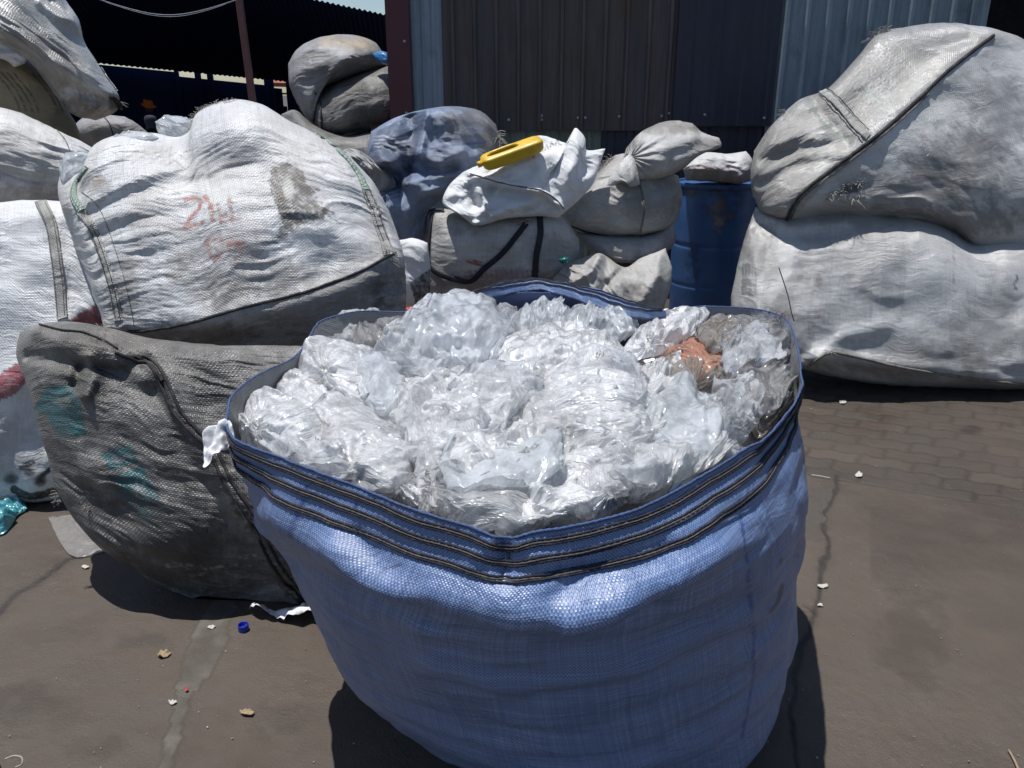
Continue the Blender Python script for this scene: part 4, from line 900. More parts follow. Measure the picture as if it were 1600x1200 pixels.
CL = [
 ('film_bundle', [(628, 500), (668, 477), (720, 468), (765, 478), (792, 515), (780, 550), (742, 578), (700, 570), (655, 548), (636, 528)], F_frost, .985, .10, 'big frosted rounded bundle of film at the back of the blue sack, bluish white', .08),
 ('crumpled_film', [(500, 512), (540, 490), (585, 487), (602, 515), (575, 545), (515, 548)], F_clear, .93, .04, 'see-through crumpled film at the far left corner of the blue sack', .14),
 ('crumpled_film', [(550, 512), (600, 502), (640, 505), (645, 535), (600, 556), (562, 548)], F_grey, .95, .05, 'greyish brown shiny film between the clear corner film and the frosted bundle', .16),
 ('crumpled_film', [(596, 560), (650, 545), (700, 565), (690, 605), (640, 618), (600, 600)], F_clear, .93, .05, 'glassy clear film in front of the frosted bundle with dark gaps showing through', .14),
 ('crumpled_film', [(752, 488), (795, 478), (822, 500), (810, 530), (778, 535)], F_clear, .97, .04, 'small clear film peak just right of the frosted bundle', .14),
 ('crumpled_film', [(805, 492), (838, 474), (880, 482), (888, 510), (850, 526), (815, 520)], F_frost, .97, .045, 'clear film peak under the folded striped hem', .12),
 ('crumpled_film', [(884, 490), (930, 474), (985, 490), (998, 515), (960, 535), (905, 530)], F_frost, .97, .06, 'pale film wad below the right end of the folded striped hem', .12),
 ('crumpled_film', [(1000, 515), (1045, 493), (1100, 488), (1095, 510), (1050, 545), (1000, 560), (980, 545)], F_white, .985, .05, 'folded silvery white film lying diagonally near the back right of the blue sack', .08),
 ('crumpled_film', [(1080, 512), (1130, 498), (1190, 500), (1228, 528), (1225, 562), (1180, 575), (1125, 560), (1085, 540)], F_grey, .95, .07, 'grey clear film tent by the right rim of the blue sack', .10),
 ('crumpled_film', [(1125, 560), (1190, 560), (1232, 580), (1228, 625), (1190, 650), (1140, 620)], F_brown, .92, .05, 'dirty brownish grey film sunk beside the right rim', .14),
 ('crumpled_film', [(1022, 540), (1060, 528), (1110, 545), (1130, 565), (1118, 592), (1095, 604), (1060, 575), (1030, 562)], F_orange, .965, .045, 'orange stained film, the only orange piece in the sack', .14),
 ('crumpled_film', [(1100, 590), (1125, 568), (1165, 590), (1180, 615), (1150, 640), (1110, 625)], F_clear, .955, .05, 'clear film pouch just below the orange stained film', .10),
 ('crumpled_film', [(770, 545), (850, 512), (930, 520), (980, 555), (1000, 595), (940, 610), (850, 598), (790, 585)], F_white, .965, .08, 'broad pale white film across the upper middle of the heap', .15),
 ('crumpled_film', [(990, 580), (1040, 560), (1085, 570), (1095, 600), (1060, 630), (1005, 625)], F_white, .96, .05, 'small rumpled white film left of the clear pouch', .18),
 ('crumpled_film', [(585, 600), (650, 585), (740, 590), (800, 605), (830, 650), (790, 690), (700, 690), (620, 660)], F_white, .955, .07, 'rumpled white film left of the middle of the heap', .18),
 ('crumpled_film', [(840, 590), (910, 570), (985, 600), (1020, 650), (1012, 700), (950, 705), (880, 690), (845, 650)], F_white, .965, .09, 'folded white film with long creases right of the middle of the heap', .12),
 ('crumpled_film', [(1000, 640), (1040, 595), (1090, 610), (1130, 670), (1120, 720), (1060, 742), (1005, 710)], F_frost, .95, .09, 'translucent peaked film on the right half of the heap', .10),
 ('crumpled_film', [(1108, 635), (1140, 600), (1182, 604), (1190, 645), (1160, 690), (1120, 690)], F_clear, .955, .06, 'glassy upright film pocket near the right rim', .08),
 ('crumpled_film', [(640, 665), (720, 650), (820, 660), (880, 700), (870, 750), (780, 770), (690, 760), (650, 720)], F_white, .955, .08, 'large silvery film in the middle front of the heap, streaked with fine creases', .18),
 ('crumpled_film', [(860, 700), (940, 690), (1010, 710), (1020, 745), (950, 780), (880, 770), (850, 735)], F_white, .945, .06, 'dull white film with a brown smudge right of the middle front', .18),
 ('crumpled_film', [(465, 560), (500, 538), (555, 540), (592, 575), (598, 620), (560, 640), (510, 622), (475, 595)], F_white, .955, .09, 'puffy white wad high on the left side of the heap', .15),
 ('crumpled_film', [(440, 588), (490, 588), (535, 615), (553, 655), (545, 695), (505, 690), (465, 650), (438, 618)], F_white, .945, .06, 'long pleated film strap between the two puffy left wads', .14),
 ('crumpled_film', [(372, 665), (405, 625), (455, 622), (505, 655), (522, 690), (500, 725), (445, 712), (392, 695)], F_white, .945, .08, 'puffy white wad at the left rim of the blue sack', .16),
 ('crumpled_film', [(540, 640), (595, 632), (640, 655), (650, 690), (600, 705), (550, 690)], F_clear, .93, .05, 'clear dirty film in the hollow left of the middle', .16),
 ('crumpled_film', [(612, 648), (645, 640), (668, 660), (672, 700), (662, 745), (636, 720), (618, 685)], F_frost, .965, .04, 'narrow looped film fold left of the silvery middle film', .08),
 ('crumpled_film', [(450, 712), (500, 694), (570, 685), (625, 695), (646, 735), (625, 770), (560, 768), (495, 745)], F_white, .945, .08, 'puffy translucent wad at the front left rim', .14),
 ('crumpled_film', [(610, 765), (650, 745), (680, 765), (695, 800), (660, 808), (625, 790)], F_white, .93, .04, 'thin film tail hanging at the front left of the heap', .18),
 ('crumpled_film', [(672, 790), (730, 770), (790, 785), (800, 812), (745, 825), (690, 812)], F_clear, .94, .04, 'small crinkled film left of the front notch', .2),
 ('crumpled_film', [(770, 790), (850, 762), (930, 768), (975, 785), (930, 812), (860, 820), (800, 834)], F_white, .945, .055, 'wide crinkled white film behind the front notch', .2),
 ('crumpled_film', [(960, 760), (1010, 725), (1080, 705), (1140, 690), (1150, 710), (1095, 742), (1010, 780)], F_frost, .94, .045, 'film sheet along the front right rim', .14),
 ('crumpled_film', [(1170, 660), (1205, 610), (1235, 600), (1232, 635), (1190, 682)], F_brown, .935, .03, 'thin grey brown film scraps squeezed at the right rim', .2),
]
for t in CL:
    clump(t[0], t[1], t[2], t[3], t[4] * 1.0, t[5], e=t[6] * .3)

# thin single sheets draped over the pieces below
DR = [
 ([(700, 600), (760, 560), (830, 575), (850, 610), (800, 640), (780, 680), (720, 670), (690, 640)], F_clear, 1.01, 'loose glassy sheet draped over the middle left of the heap'),
 ([(880, 560), (930, 540), (990, 560), (1010, 610), (975, 640), (940, 620), (900, 640), (885, 600)], F_clear, 1.02, 'loose glassy sheet draped behind the folded white film'),
 ([(540, 560), (580, 545), (620, 575), (640, 620), (600, 650), (570, 630), (555, 600)], F_frost, 1.00, 'thin sheet hanging between the high left wad and the hollow'),
 ([(690, 700), (740, 680), (800, 690), (870, 680), (880, 730), (830, 760), (760, 750), (720, 770), (690, 740)], F_frost, 1.005, 'thin translucent sheet spread over the silvery middle film'),
 ([(930, 690), (990, 660), (1050, 680), (1060, 720), (1020, 760), (960, 750), (940, 725)], F_clear, 1.00, 'glassy sheet lying between the middle film and the right peak'),
 ([(1130, 520), (1180, 505), (1215, 530), (1225, 560), (1180, 560), (1150, 580), (1130, 555)], F_clear, 1.01, 'clear glossy sheet over the grey film tent at the right rim'),
 ([(600, 510), (640, 500), (650, 545), (700, 570), (670, 600), (620, 580), (590, 550)], F_clear, 1.00, 'clear stretched sheet running down the left side of the frosted bundle'),
 ([(400, 690), (440, 670), (500, 700), (560, 700), (580, 740), (520, 750), (460, 730)], F_clear, .985, 'clear thin sheet bridging the two left front wads'),
 ([(800, 760), (860, 740), (930, 750), (960, 780), (900, 800), (840, 805), (810, 790)], F_white, .975, 'white crinkled sheet just behind the front notch'),
 ([(820, 480), (870, 470), (890, 510), (870, 540), (830, 530)], F_clear, 1.0, 'clear peak of film under the middle of the folded hem'),
]
BIG = [
 ([(590, 620), (650, 585), (740, 575), (820, 590), (880, 640), (900, 700), (860, 740), (780, 760), (700, 755), (650, 730), (620, 680)], F_milk, .995, 'widest limp white sheet draped across the centre left of the heap'),
 ([(760, 590), (830, 545), (920, 540), (1000, 575), (1040, 630), (1020, 690), (960, 715), (890, 700), (830, 660)], F_milk, 1.0, 'widest limp white sheet draped across the centre right of the heap'),
 ([(480, 640), (540, 610), (610, 640), (650, 700), (660, 750), (600, 770), (540, 740), (490, 700)], F_milk, .985, 'limp white sheet draped over the front left wads'),
 ([(900, 700), (980, 680), (1080, 660), (1140, 680), (1120, 725), (1030, 765), (950, 780), (900, 760)], F_milk, .985, 'limp white sheet draped along the front right of the heap'),
 ([(640, 760), (720, 745), (800, 765), (880, 760), (900, 790), (840, 822), (760, 826), (690, 806)], F_milk, .972, 'limp white sheet tucked in along the front rim left of the notch'),
]
for lp, mt, z, lb in BIG: clump('film_sheet', lp, mt, z - .008, .035, lb, e=.03, nn=150, grow=1.0, jit=.03, lump=.015)
DR += [
 ([(1040, 560), (1090, 550), (1130, 575), (1110, 600), (1085, 612), (1060, 590)], F_brown, .99, 'brown translucent film lapping over the orange stained piece'),
 ([(1150, 575), (1200, 560), (1235, 580), (1230, 620), (1205, 645), (1165, 625), (1140, 600)], F_grey, .975, 'dark grey see-through film slumped against the right rim'),
 ([(1090, 505), (1140, 495), (1165, 520), (1130, 545), (1095, 535)], F_brown, 1.0, 'brownish film scrap behind the orange stained piece'),
]
for lp, mt, z, lb in DR: clump('film_sheet', lp, mt, z, .018, lb, e=.02, nn=96, grow=1.0, jit=.02)
# ---------------------------------------------------------------- sack cloths
M_w1 = fabric('white_weave', (.70, .705, .71), dirt=(.30, .265, .225), amt=.62, dsc=3.2, per=.006, weave=.22, rough=.5, streak=.5, wb=.0005, dth=.52, fine=.45, crk=.012)
M_w2 = fabric('clean_white_weave', (.74, .75, .77), dirt=(.38, .34, .29), amt=.3, dsc=3, per=.006, weave=.16, rough=.45, streak=.3, wb=.0005, dth=.55)
M_g1 = fabric('grey_weave', (.56, .555, .54), dirt=(.21, .185, .155), amt=.65, dsc=3.2, per=.006, weave=.25, rough=.5, streak=.45, dth=.48)
M_silver = fabric('silvery_weave', (.60, .60, .59), dirt=(.20, .185, .16), amt=.72, dsc=2.0, per=.006, weave=.24, rough=.30, streak=.35, dth=.5, spec=.9, crk=.010, coat=.8)
M_gr2 = fabric('dull_grey_weave', (.40, .40, .41), dirt=(.15, .13, .11), amt=.7, dsc=4, per=.006, weave=.25, rough=.5, streak=.4, dth=.46)
M_drk = fabric('sooty_weave', (.28, .27, .255), dirt=(.045, .042, .040), amt=.95, dsc=4, per=.006, weave=.35, rough=.5, streak=.6, dth=.47, fine=.5)
M_tan = fabric('tan_weave', (.44, .36, .23), dirt=(.15, .12, .08), amt=.4, dsc=4, per=.004, weave=.2, rough=.6, streak=.3)
M_bl = fabric('pale_blue_tarp', (.22, .29, .43), dirt=(.13, .12, .11), amt=.5, dsc=3.5, per=.004, weave=.15, rough=.36, streak=.35, dth=.52)
M_wht = fabric('bright_white_weave', (.82, .83, .84), dirt=(.45, .40, .34), amt=.25, dsc=5, per=.003, weave=.05, rough=.5, streak=.12, dth=.6)
M_seam = plain('seam_dark', (.035, .033, .035), .85, .2, dirt=(.12, .11, .10), amt=.5, sc_=30, bump=.003, bs=200)
M_seamg = plain('seam_grey', (.20, .19, .17), .85, .2, dirt=(.05, .045, .04), amt=.8, sc_=30, bump=.003, bs=200)
M_tape = fabric('tape_white', (.50, .50, .47), dirt=(.13, .11, .09), amt=.6, dsc=12, per=.006, weave=.3, rough=.7, wb=.001)
M_mint = fabric('mint_strap', (.45, .56, .46), dirt=(.12, .16, .13), amt=.35, dsc=20, per=.010, weave=.5, rough=.6, alt=(.16, .26, .20), altf=.5, wb=.002)
M_strap = plain('black_strap', (.016, .017, .024), .7, .3, dirt=(.06, .055, .05), amt=.4, sc_=20, bump=.002, bs=300)
M_fray = plain('fray', (.42, .40, .36), .8, .2, dirt=(.12, .1, .08), amt=.5, sc_=40)
DIRT = (.10, .085, .07); PANEL_DARK = (.045, .040, .038); TEAL = (.018, .12, .135); REDW = (.42, .13, .11)
def fray(s, pts, n, ln, name='frayed_edge', seed=0, r=.0008, mat=None):
    rs = random.Random(seed); P, N = s.at(pts, .002, 60); m = MB()
    for k in range(n):
        i = rs.randrange(60); p = P[i]; d = (N[i] * rs.uniform(.2, 1) + np.array([rs.uniform(-1, 1), rs.uniform(-.5, .5), rs.uniform(-.7, 1)])) ; d /= np.linalg.norm(d)
        L = ln * rs.uniform(.4, 1.2)
        m.tube(spline([p, p + d * L * .5, p + d * L + np.array([rs.uniform(-.4, .4) * L, 0, -.3 * L])], 6), r, 3)
    return m.obj(name, mat or M_fray, s.o)

# ---- the large white sack with red writing
def paint_G(s):
    s.poly([(165, 512), (215, 516), (290, 505), (380, 480), (480, 455), (560, 425), (608, 398), (640, 430), (650, 600), (150, 600)], (.30, .295, .285), .6, .4)  # shade of the lower panel below the seam, painted into the cloth colour
    s.blot(500, 470, 170, 60, PANEL_DARK, .5); s.blot(300, 520, 120, 30, PANEL_DARK, .6); s.blot(600, 450, 40, 70, PANEL_DARK, .5); s.blot(590, 470, 12, 40, PANEL_DARK, .7)  # darker blotches over the lower panel and right edge
    st = (.11, .10, .085)
    s.poly([(425, 262), (450, 256), (475, 268), (478, 285), (492, 300), (486, 315), (515, 328), (505, 342), (470, 352), (445, 375), (430, 372), (440, 345), (432, 320), (422, 295)], st, .92, 1.2)
    s.blot(452, 292, 10, 24, (.52, .51, .48), .75)
    for ln in ([(425, 280), (418, 284)], [(480, 290), (498, 296)], [(488, 315), (503, 318)], [(432, 372), (420, 380)], [(500, 330), (520, 333)]): s.line(ln, 2.5, st, .6, 1)
    # faded red figures: 2 1 W over 6 9
    L = [([(289, 312), (300, 308), (313, 313), (312, 325), (300, 338), (290, 352), (288, 358), (300, 352), (318, 348)], 3.0, .8), ([(321, 308), (328, 320), (332, 342)], 3.6, .85),
         ([(340, 318), (346, 345), (354, 330), (362, 346), (358, 308)], 2.6, .6), ([(345, 350), (372, 345)], 3, .4),
         ([(345, 375), (325, 373), (320, 385), (335, 388), (345, 398), (336, 408), (328, 398)], 3.4, .5), ([(378, 382), (364, 374), (356, 384), (368, 390), (380, 380), (376, 400), (370, 408)], 3.4, .55), ([(408, 372), (413, 388), (406, 398)], 1.5, .4)]
    for p, w_, a in L: s.line(p, w_, REDW, a, .8)
    s.blot(380, 370, 45, 50, (.40, .22, .19), .28)
    for b_ in ((330, 440, 80, 40, .45), (190, 450, 30, 70, .5), (275, 420, 25, 25, .5), (410, 420, 60, 25, .3), (150, 290, 30, 30, .5), (178, 470, 18, 30, .6), (240, 350, 60, 25, .25), (380, 250, 40, 12, .35), (300, 400, 40, 16, .4)): s.blot(b_[0], b_[1], b_[2], b_[3], (.22, .19, .155), b_[4])
    s.blot(152, 280, 14, 10, (.35, .22, .13), .5); s.blot(182, 480, 10, 16, (.38, .25, .15), .5)
    rs = random.Random(3)
    for k in range(60):
        x = rs.uniform(170, 560); y = rs.uniform(230, 480); L_ = rs.uniform(8, 50)
        s.line([(x, y), (x + L_ * .5, y + rs.uniform(-.35, .15) * L_ - 2), (x + L_, y + rs.uniform(-.4, .2) * L_)], rs.uniform(.5, 1.0), (.20, .18, .16), .5, 1)
def exc_G(px):
    m = np.exp(-((px[..., 0] - 200) / 90)**2) * .05
    return 0 * m, m + .03 * np.exp(-((px[..., 1] - 240) / 40)**2)
G_ = Sack('bulk_sack', [(96, 262), (140, 250), (152, 226), (185, 212), (230, 207), (270, 214), (296, 205), (306, 180), (335, 164), (372, 157), (410, 166), (450, 190), (500, 215), (545, 248), (585, 290), (612, 350), (630, 420), (634, 492), (600, 500), (520, 528), (440, 548), (340, 556), (250, 553), (195, 545), (170, 520), (150, 470), (128, 410), (105, 345), (92, 300)],
    (0, 14, 17, 24), 2.98, .36, M_w1, 'big white sack stacked on the sooty one, with faded red writing and a grey stain', lean=.50, z0=.7, nu=300, nv=240, e=(.012, .035), exc=exc_G, it=60, pull=.018, bend=.07, ab=(3.2, 3.4), lump=.018, lumps=.25, seed=11,
    wr=((.40, .055, .008, -.25, 1), (.22, .035, .005, -.12, -1), (.12, .02, .0026, -.3, 1), (.05, .012, .0012, -.15, 1)), paint=paint_G,
    feats=(('line', [(296, 200), (285, 235), (320, 262), (400, 275)], 38, -.05), ('line', [(190, 515), (290, 505), (380, 482), (480, 457), (560, 427), (606, 402)], 26, .045),
           ('line', [(135, 330), (160, 400), (178, 460), (186, 512)], 14, .03), ('line', [(120, 345), (140, 420), (160, 490)], 12, -.045), ('blob', (370, 200), 60, 40, .03), ('blob', (400, 520), 200, 22, -.03),
           ('line', [(570, 300), (592, 350), (606, 402)], 12, .015), ('line', [(160, 340), (250, 300), (330, 290)], 10, -.016), ('line', [(165, 370), (240, 345), (300, 335)], 9, -.012), ('line', [(150, 300), (190, 270), (240, 250)], 10, -.016), ('line', [(165, 320), (215, 292), (280, 272)], 8, .012)), jit=.004)
G_.cord('seam', [(168, 512), (215, 517), (290, 506), (380, 481), (480, 456), (560, 426), (606, 401), (618, 396)], .0055, M_seam, 160, .003, wob=.003)
G_.ribbon('mint_strap', [(497, 213), (520, 228), (545, 252), (562, 276), (572, 298)], .0155, M_mint, 60, .004, thick=.003)
G_.ribbon('mint_strap', [(137, 262), (120, 285), (116, 308), (128, 330)], .014, M_mint, 40, .004, thick=.003)
G_.ribbon('edge_tape', [(572, 298), (584, 325), (592, 352), (602, 380), (607, 398)], .019, M_tape, 60, .003, ruck=.004)
G_.ribbon('edge_tape', [(124, 330), (142, 350), (156, 385), (168, 420), (178, 455), (186, 500)], .016, M_tape, 90, .003, ruck=.004)
for dx in (-4, 4):
    G_.cord('stitching', [(572 + dx, 300), (584 + dx, 325), (592 + dx, 352), (602 + dx, 378)], .0012, M_seam, 60, .009)
    G_.cord('stitching', [(142 + dx, 352), (156 + dx, 385), (168 + dx, 420), (178 + dx, 455), (186 + dx, 498)], .0012, M_seam, 90, .009)
G_.cord('stitching', [(128, 300), (150, 318), (165, 345), (190, 420), (205, 480), (210, 510)], .0012, M_seamg, 90, .002)
fray(G_, [(296, 204), (303, 182), (330, 166), (370, 158)], 90, .022, seed=1); fray(G_, [(600, 392), (618, 398), (612, 410)], 40, .03, seed=2)

# ---- the sooty sack underneath
def paint_H(s):
    s.blot(150, 540, 130, 45, (.30, .27, .23), .7, .8); s.blot(330, 590, 80, 30, (.26, .245, .22), .6, 1)
    s.blot(110, 600, 60, 50, (.30, .28, .24), .4)
    s.poly([(72, 606), (110, 600), (128, 640), (135, 680), (95, 684), (72, 650), (50, 640)], TEAL, .95, .4); s.blot(98, 628, 16, 12, (.25, .25, .23), .7)
    s.poly([(158, 708), (204, 692), (216, 722), (172, 738)], TEAL, .95, .35)
    s.poly([(176, 744), (222, 727), (243, 768), (263, 798), (236, 814), (212, 808), (196, 782)], TEAL, .95, .35)
    s.line([(178, 715), (185, 722), (200, 712), (206, 718)], 3, (.22, .22, .22), .8, .8)
    for a in range(7): s.line([(216, 764), (216 + 14 * math.cos(a * .9), 764 + 12 * math.sin(a * .9))], 1.6, (.24, .24, .24), .9, .6)
    s.line([(225, 790), (243, 800)], 4, (.17, .19, .19), .6, 1)
    for y in (712, 722, 762, 770, 788): s.line([(86 + (y - 712) * .5, y), (118 + (y - 712) * .6, y + 4)], 2.2, (.03, .03, .03), .7, 1.4)
    s.line([(226, 562), (256, 600), (280, 650), (318, 690), (345, 730), (400, 820), (450, 915)], 15, (.035, .033, .033), .55, .8)
    s.line([(130, 520), (200, 555), (240, 575), (262, 610)], 7, (.04, .037, .035), .6, .8)
    for b_ in ((250, 820, 120, 60, .8), (330, 610, 40, 40, .7), (100, 700, 40, 40, .5), (120, 740, 40, 60, .5), (200, 680, 60, 40, .4), (300, 700, 80, 90, .6), (280, 880, 170, 60, .8), (160, 800, 60, 50, .5), (420, 760, 40, 90, .5), (380, 640, 60, 60, .4), (230, 620, 60, 40, .4)): s.blot(b_[0], b_[1], b_[2], b_[3], (.03, .028, .028), b_[4])
    rs = random.Random(8)
    for k in range(46):  # pale streaks paint sunlit wrinkles into the right panel's colour
        x = rs.uniform(250, 440); y = rs.uniform(600, 900); L_ = rs.uniform(15, 60)
        s.line([(x, y), (x + L_ * .5, y - L_ * .08), (x + L_, y - rs.uniform(-.1, .25) * L_)], rs.uniform(1.5, 4), (.26, .25, .225), .45, 1.2)
def exc_H(px):
    m = np.exp(-((px[..., 0] - 350) / 100)**2)
    return 0 * m, .05 * m + .04 * np.exp(-((px[..., 1] - 560) / 50)**2)
H_ = Sack('bulk_sack', [(30, 520), (60, 507), (110, 502), (165, 512), (240, 530), (340, 540), (440, 540), (540, 545), (575, 600), (585, 700), (575, 800), (555, 900), (530, 950), (480, 947), (400, 950), (320, 940), (250, 915), (190, 880), (150, 850), (118, 812), (90, 765), (68, 690), (45, 610), (26, 555)],
    (0, 7, 12, 18), 2.43, .22, M_drk, 'sooty grey sack with teal prints and double black seams under the white sack', nu=280, nv=230, lean=.38, z0=.4, e=(.012, .025), exc=exc_H, it=60, pull=.018, bend=.07, ab=(2.8, 3.0), seed=23, lump=.022,
    wr=((.35, .06, .010, .1, 1), (.2, .035, .005, 0, -1), (.10, .02, .003, .15, 1), (.04, .012, .0014, 0, 1)), paint=paint_H, ymin=.004,
    feats=(('blob', (330, 915), 230, 60, -.09), ('line', [(170, 560), (220, 566), (262, 600), (290, 660), (330, 720), (380, 800), (430, 880), (480, 940)], 20, .03), ('line', [(60, 520), (100, 545), (180, 560), (230, 600)], 12, .02), ('line', [(50, 560), (120, 575), (190, 590), (240, 570)], 11, -.03), ('line', [(150, 570), (160, 600), (150, 625)], 9, .03), ('line', [(135, 580), (128, 610)], 7, -.03), ('blob', (150, 850), 60, 40, .03), ('line', [(250, 620), (300, 720), (370, 830)], 12, -.02)))
for dx in (-6, 6):
    H_.cord('seam', [(214 + dx, 556), (236 + dx, 566), (256 + dx, 596), (276 + dx, 640), (302 + dx, 672), (330 + dx, 700), (356 + dx, 752), (400 + dx, 820), (430 + dx, 880), (466 + dx, 930)], .0050, M_seam, 170, .003)
H_.cord('seam', [(62, 508), (95, 516), (130, 520), (165, 535), (184, 546)], .003, M_seam, 60, .004)
H_.cord('seam', [(180, 552), (215, 565), (235, 570), (256, 596)], .006, M_seam, 50, .004)
H_.cord('loose_corner', [(440, 908), (458, 922), (474, 940), (484, 948)], .011, M_g1, 30, .006, wob=.01)
fray(H_, [(84, 770), (92, 775), (88, 790)], 26, .03, seed=5); fray(H_, [(132, 788), (142, 796)], 16, .025, seed=6); fray(H_, [(150, 506), (165, 512), (160, 560)], 26, .012, seed=7)

# ---- left edge sacks
def paint_E(s):
    pk = (.34, .085, .10)
    s.poly([(165, 470), (130, 485), (95, 512), (40, 560), (-10, 590), (-40, 600), (-40, 640), (20, 618), (70, 570), (120, 530), (175, 508)], pk, .95, .35)
    for x0, y0 in ((18, 748), (44, 736), (62, 750)): s.blot(x0, y0, 13, 11, (.012, .012, .014), 1., .6)
    s.line([(22, 765), (45, 776), (85, 768)], 6, (.012, .012, .014), 1, .2); s.line([(35, 730), (50, 722)], 5, (.012, .012, .014), 1, .2); s.line([(66, 742), (84, 730)], 4, (.012, .012, .014), 1, .2)
    s.blot(0, 700, 90, 60, (.26, .27, .28), .4)
E_ = Sack('bulk_sack', [(-120, 330), (0, 316), (60, 313), (105, 320), (150, 380), (175, 460), (180, 540), (150, 640), (130, 720), (115, 775), (60, 784), (0, 783), (-110, 786), (-150, 700), (-160, 520)],
    (0, 4, 9, 12), 3.12, .20, M_w2, 'clean white sack at the left edge with a pink band and black print', nu=190, nv=200, lean=.32, z0=.5, e=(.01, .025), exc=lambda p: (0 * p[..., 0], .03 * np.exp(-((p[..., 0] - 130) / 40)**2)), it=50, seed=31, ab=(2.8, 3.0), paint=paint_E, ymin=.004, wr=((.3, .06, .006, .2, 1), (.12, .03, .003, 0, 1)),
    feats=(('line', [(62, 316), (84, 370), (92, 430), (98, 500)], 9, .012), ('line', [(150, 470), (90, 520), (20, 590), (-40, 620)], 26, .03)))
E_.ribbon('edge_tape', [(64, 316), (80, 350), (88, 400), (94, 450), (98, 498)], .022, M_tape, 80, .003, ruck=.004)
for dx in (-6, 5): E_.cord('stitching', [(66 + dx, 318), (80 + dx, 350), (88 + dx, 400), (94 + dx, 450), (98 + dx, 495)], .0012, M_seamg, 90, .010)
D_ = Sack('bulk_sack', [(-120, 190), (-40, 168), (20, 172), (60, 190), (110, 213), (158, 238), (150, 270), (118, 318), (60, 322), (-20, 326), (-110, 330), (-140, 260)],
    (0, 5, 7, 10), 3.62, .26, M_w1, 'grey white sack at the left edge with horizontal folds, above the pink banded one', nu=170, nv=130, lean=.3, z0=1.2, e=(.01, .07), it=50, seed=37, wr=((.4, .05, .014, .05, 1), (.2, .03, .006, 0, 1), (.1, .015, .002, 0, 1)), lump=.02,
    paint=lambda s: (s.blot(20, 250, 90, 60, (.22, .20, .18), .5), s.blot(60, 295, 70, 10, (.20, .18, .15), .5)))
D_.cord('stitching', [(88, 203), (102, 220), (110, 240), (112, 262)], .002, M_seamg, 40, .002)
B_ = Sack('woven_sack', [(-110, 60), (-40, 62), (20, 80), (62, 108), (95, 155), (122, 200), (128, 222), (70, 220), (10, 200), (-60, 200), (-120, 150)],
    (0, 3, 6, 9), 4.3, .2, M_tan, 'yellowish tan sack with brown dashed stripes squeezed under the top left sack', nu=150, nv=120, lean=.2, z0=1.5, e=(.01, .02), it=40, seed=41,
    paint=lambda s: ([s.line([(x0 + 26 * t_ + 14 * math.sin(t_ * 2), 112 + t_ * 60 + k) for t_ in np.linspace(0, 1, 6)], 1.3, (.10, .075, .05), .85, 1.6) for k, x0 in enumerate((-8, 2, 12, 22, 52, 60, 68))], s.blot(100, 195, 30, 30, (.20, .22, .16), .6), s.blot(30, 95, 30, 16, (.45, .30, .15), .6)))
clump('foam_scrap', [(-60, 66), (-10, 62), (30, 66), (46, 82), (40, 98), (20, 108), (-10, 96), (-60, 92)], F_white, 1.68, .03, 'lump of white film and foam poking out above the tan sack', e=.05, cat='foam', group=None, nn=50) if False else None
fo_ = Sack('foam_scrap', [(-50, 72), (-10, 60), (25, 68), (45, 84), (38, 100), (22, 104), (10, 90), (-40, 88)], (0, 2, 4, 6), 4.05, .07, M_wht, 'white foamy scrap poking out above the tan sack', 'foam', nu=50, nv=40, e=(.03, .03), it=20, seed=44, lump=.03, lumps=.08, z0=1.7, wr=((.04, .04, .01),))
A_ = Sack('bulk_sack', [(-200, -90), (-60, -110), (50, -60), (96, -8), (122, 30), (131, 62), (150, 95), (172, 130), (186, 152), (182, 172), (150, 188), (112, 178), (80, 140), (42, 92), (-20, 55), (-120, 30), (-230, 10)],
    (0, 3, 10, 14), 4.15, .36, M_silver, 'large grey white sack on top of the pile in the top left corner', nu=200, nv=170, lean=.1, z0=1.8, e=(.012, .02), it=50, seed=47, ab=(2.4, 2.6), lump=.04, wr=((.3, .12, .020, .8, 1), (.2, .06, .008, .5, -1), (.1, .03, .003, .8, 1)),
    paint=lambda s: (s.blot(30, 70, 70, 30, (.10, .085, .07), .7), s.blot(80, 110, 40, 40, (.09, .075, .065), .6), s.blot(130, 165, 50, 22, (.06, .05, .045), .9), s.blot(180, 160, 14, 20, (.03, .028, .028), 1.), s.blot(20, 30, 60, 20, (.20, .18, .16), .5)),
    feats=(('line', [(60, 5), (85, 25), (110, 33), (125, 55)], 7, .03), ('line', [(70, 0), (100, 10)], 14, -.04), ('line', [(80, 95), (130, 110), (165, 150)], 14, .03), ('line', [(100, 130), (150, 150), (182, 158)], 9, -.03)))
A_.cord('tied_neck', [(172, 150), (182, 158), (186, 168)], .012, M_seam, 14, .004, wob=.01); fray(A_, [(178, 150), (188, 166)], 10, .04, seed=12)
A_.ribbon('edge_tape', [(160, 104), (172, 122), (182, 142)], .010, M_tape, 24, .004)
C_ = Sack('bulk_sack', [(112, 200), (130, 184), (160, 179), (195, 182), (218, 196), (235, 214), (225, 232), (180, 240), (140, 238), (112, 225)], (0, 3, 6, 8), 4.9, .2, M_gr2, 'small dull grey sack behind the left pile, under the top left sack', nu=90, nv=70, e=(.02, .02), it=30, seed=51, z0=1.4,
    paint=lambda s: s.blot(205, 205, 20, 14, (.40, .37, .31), .7))
C_.cord('stitching', [(160, 180), (172, 195), (178, 215)], .003, M_seam, 20, .002)
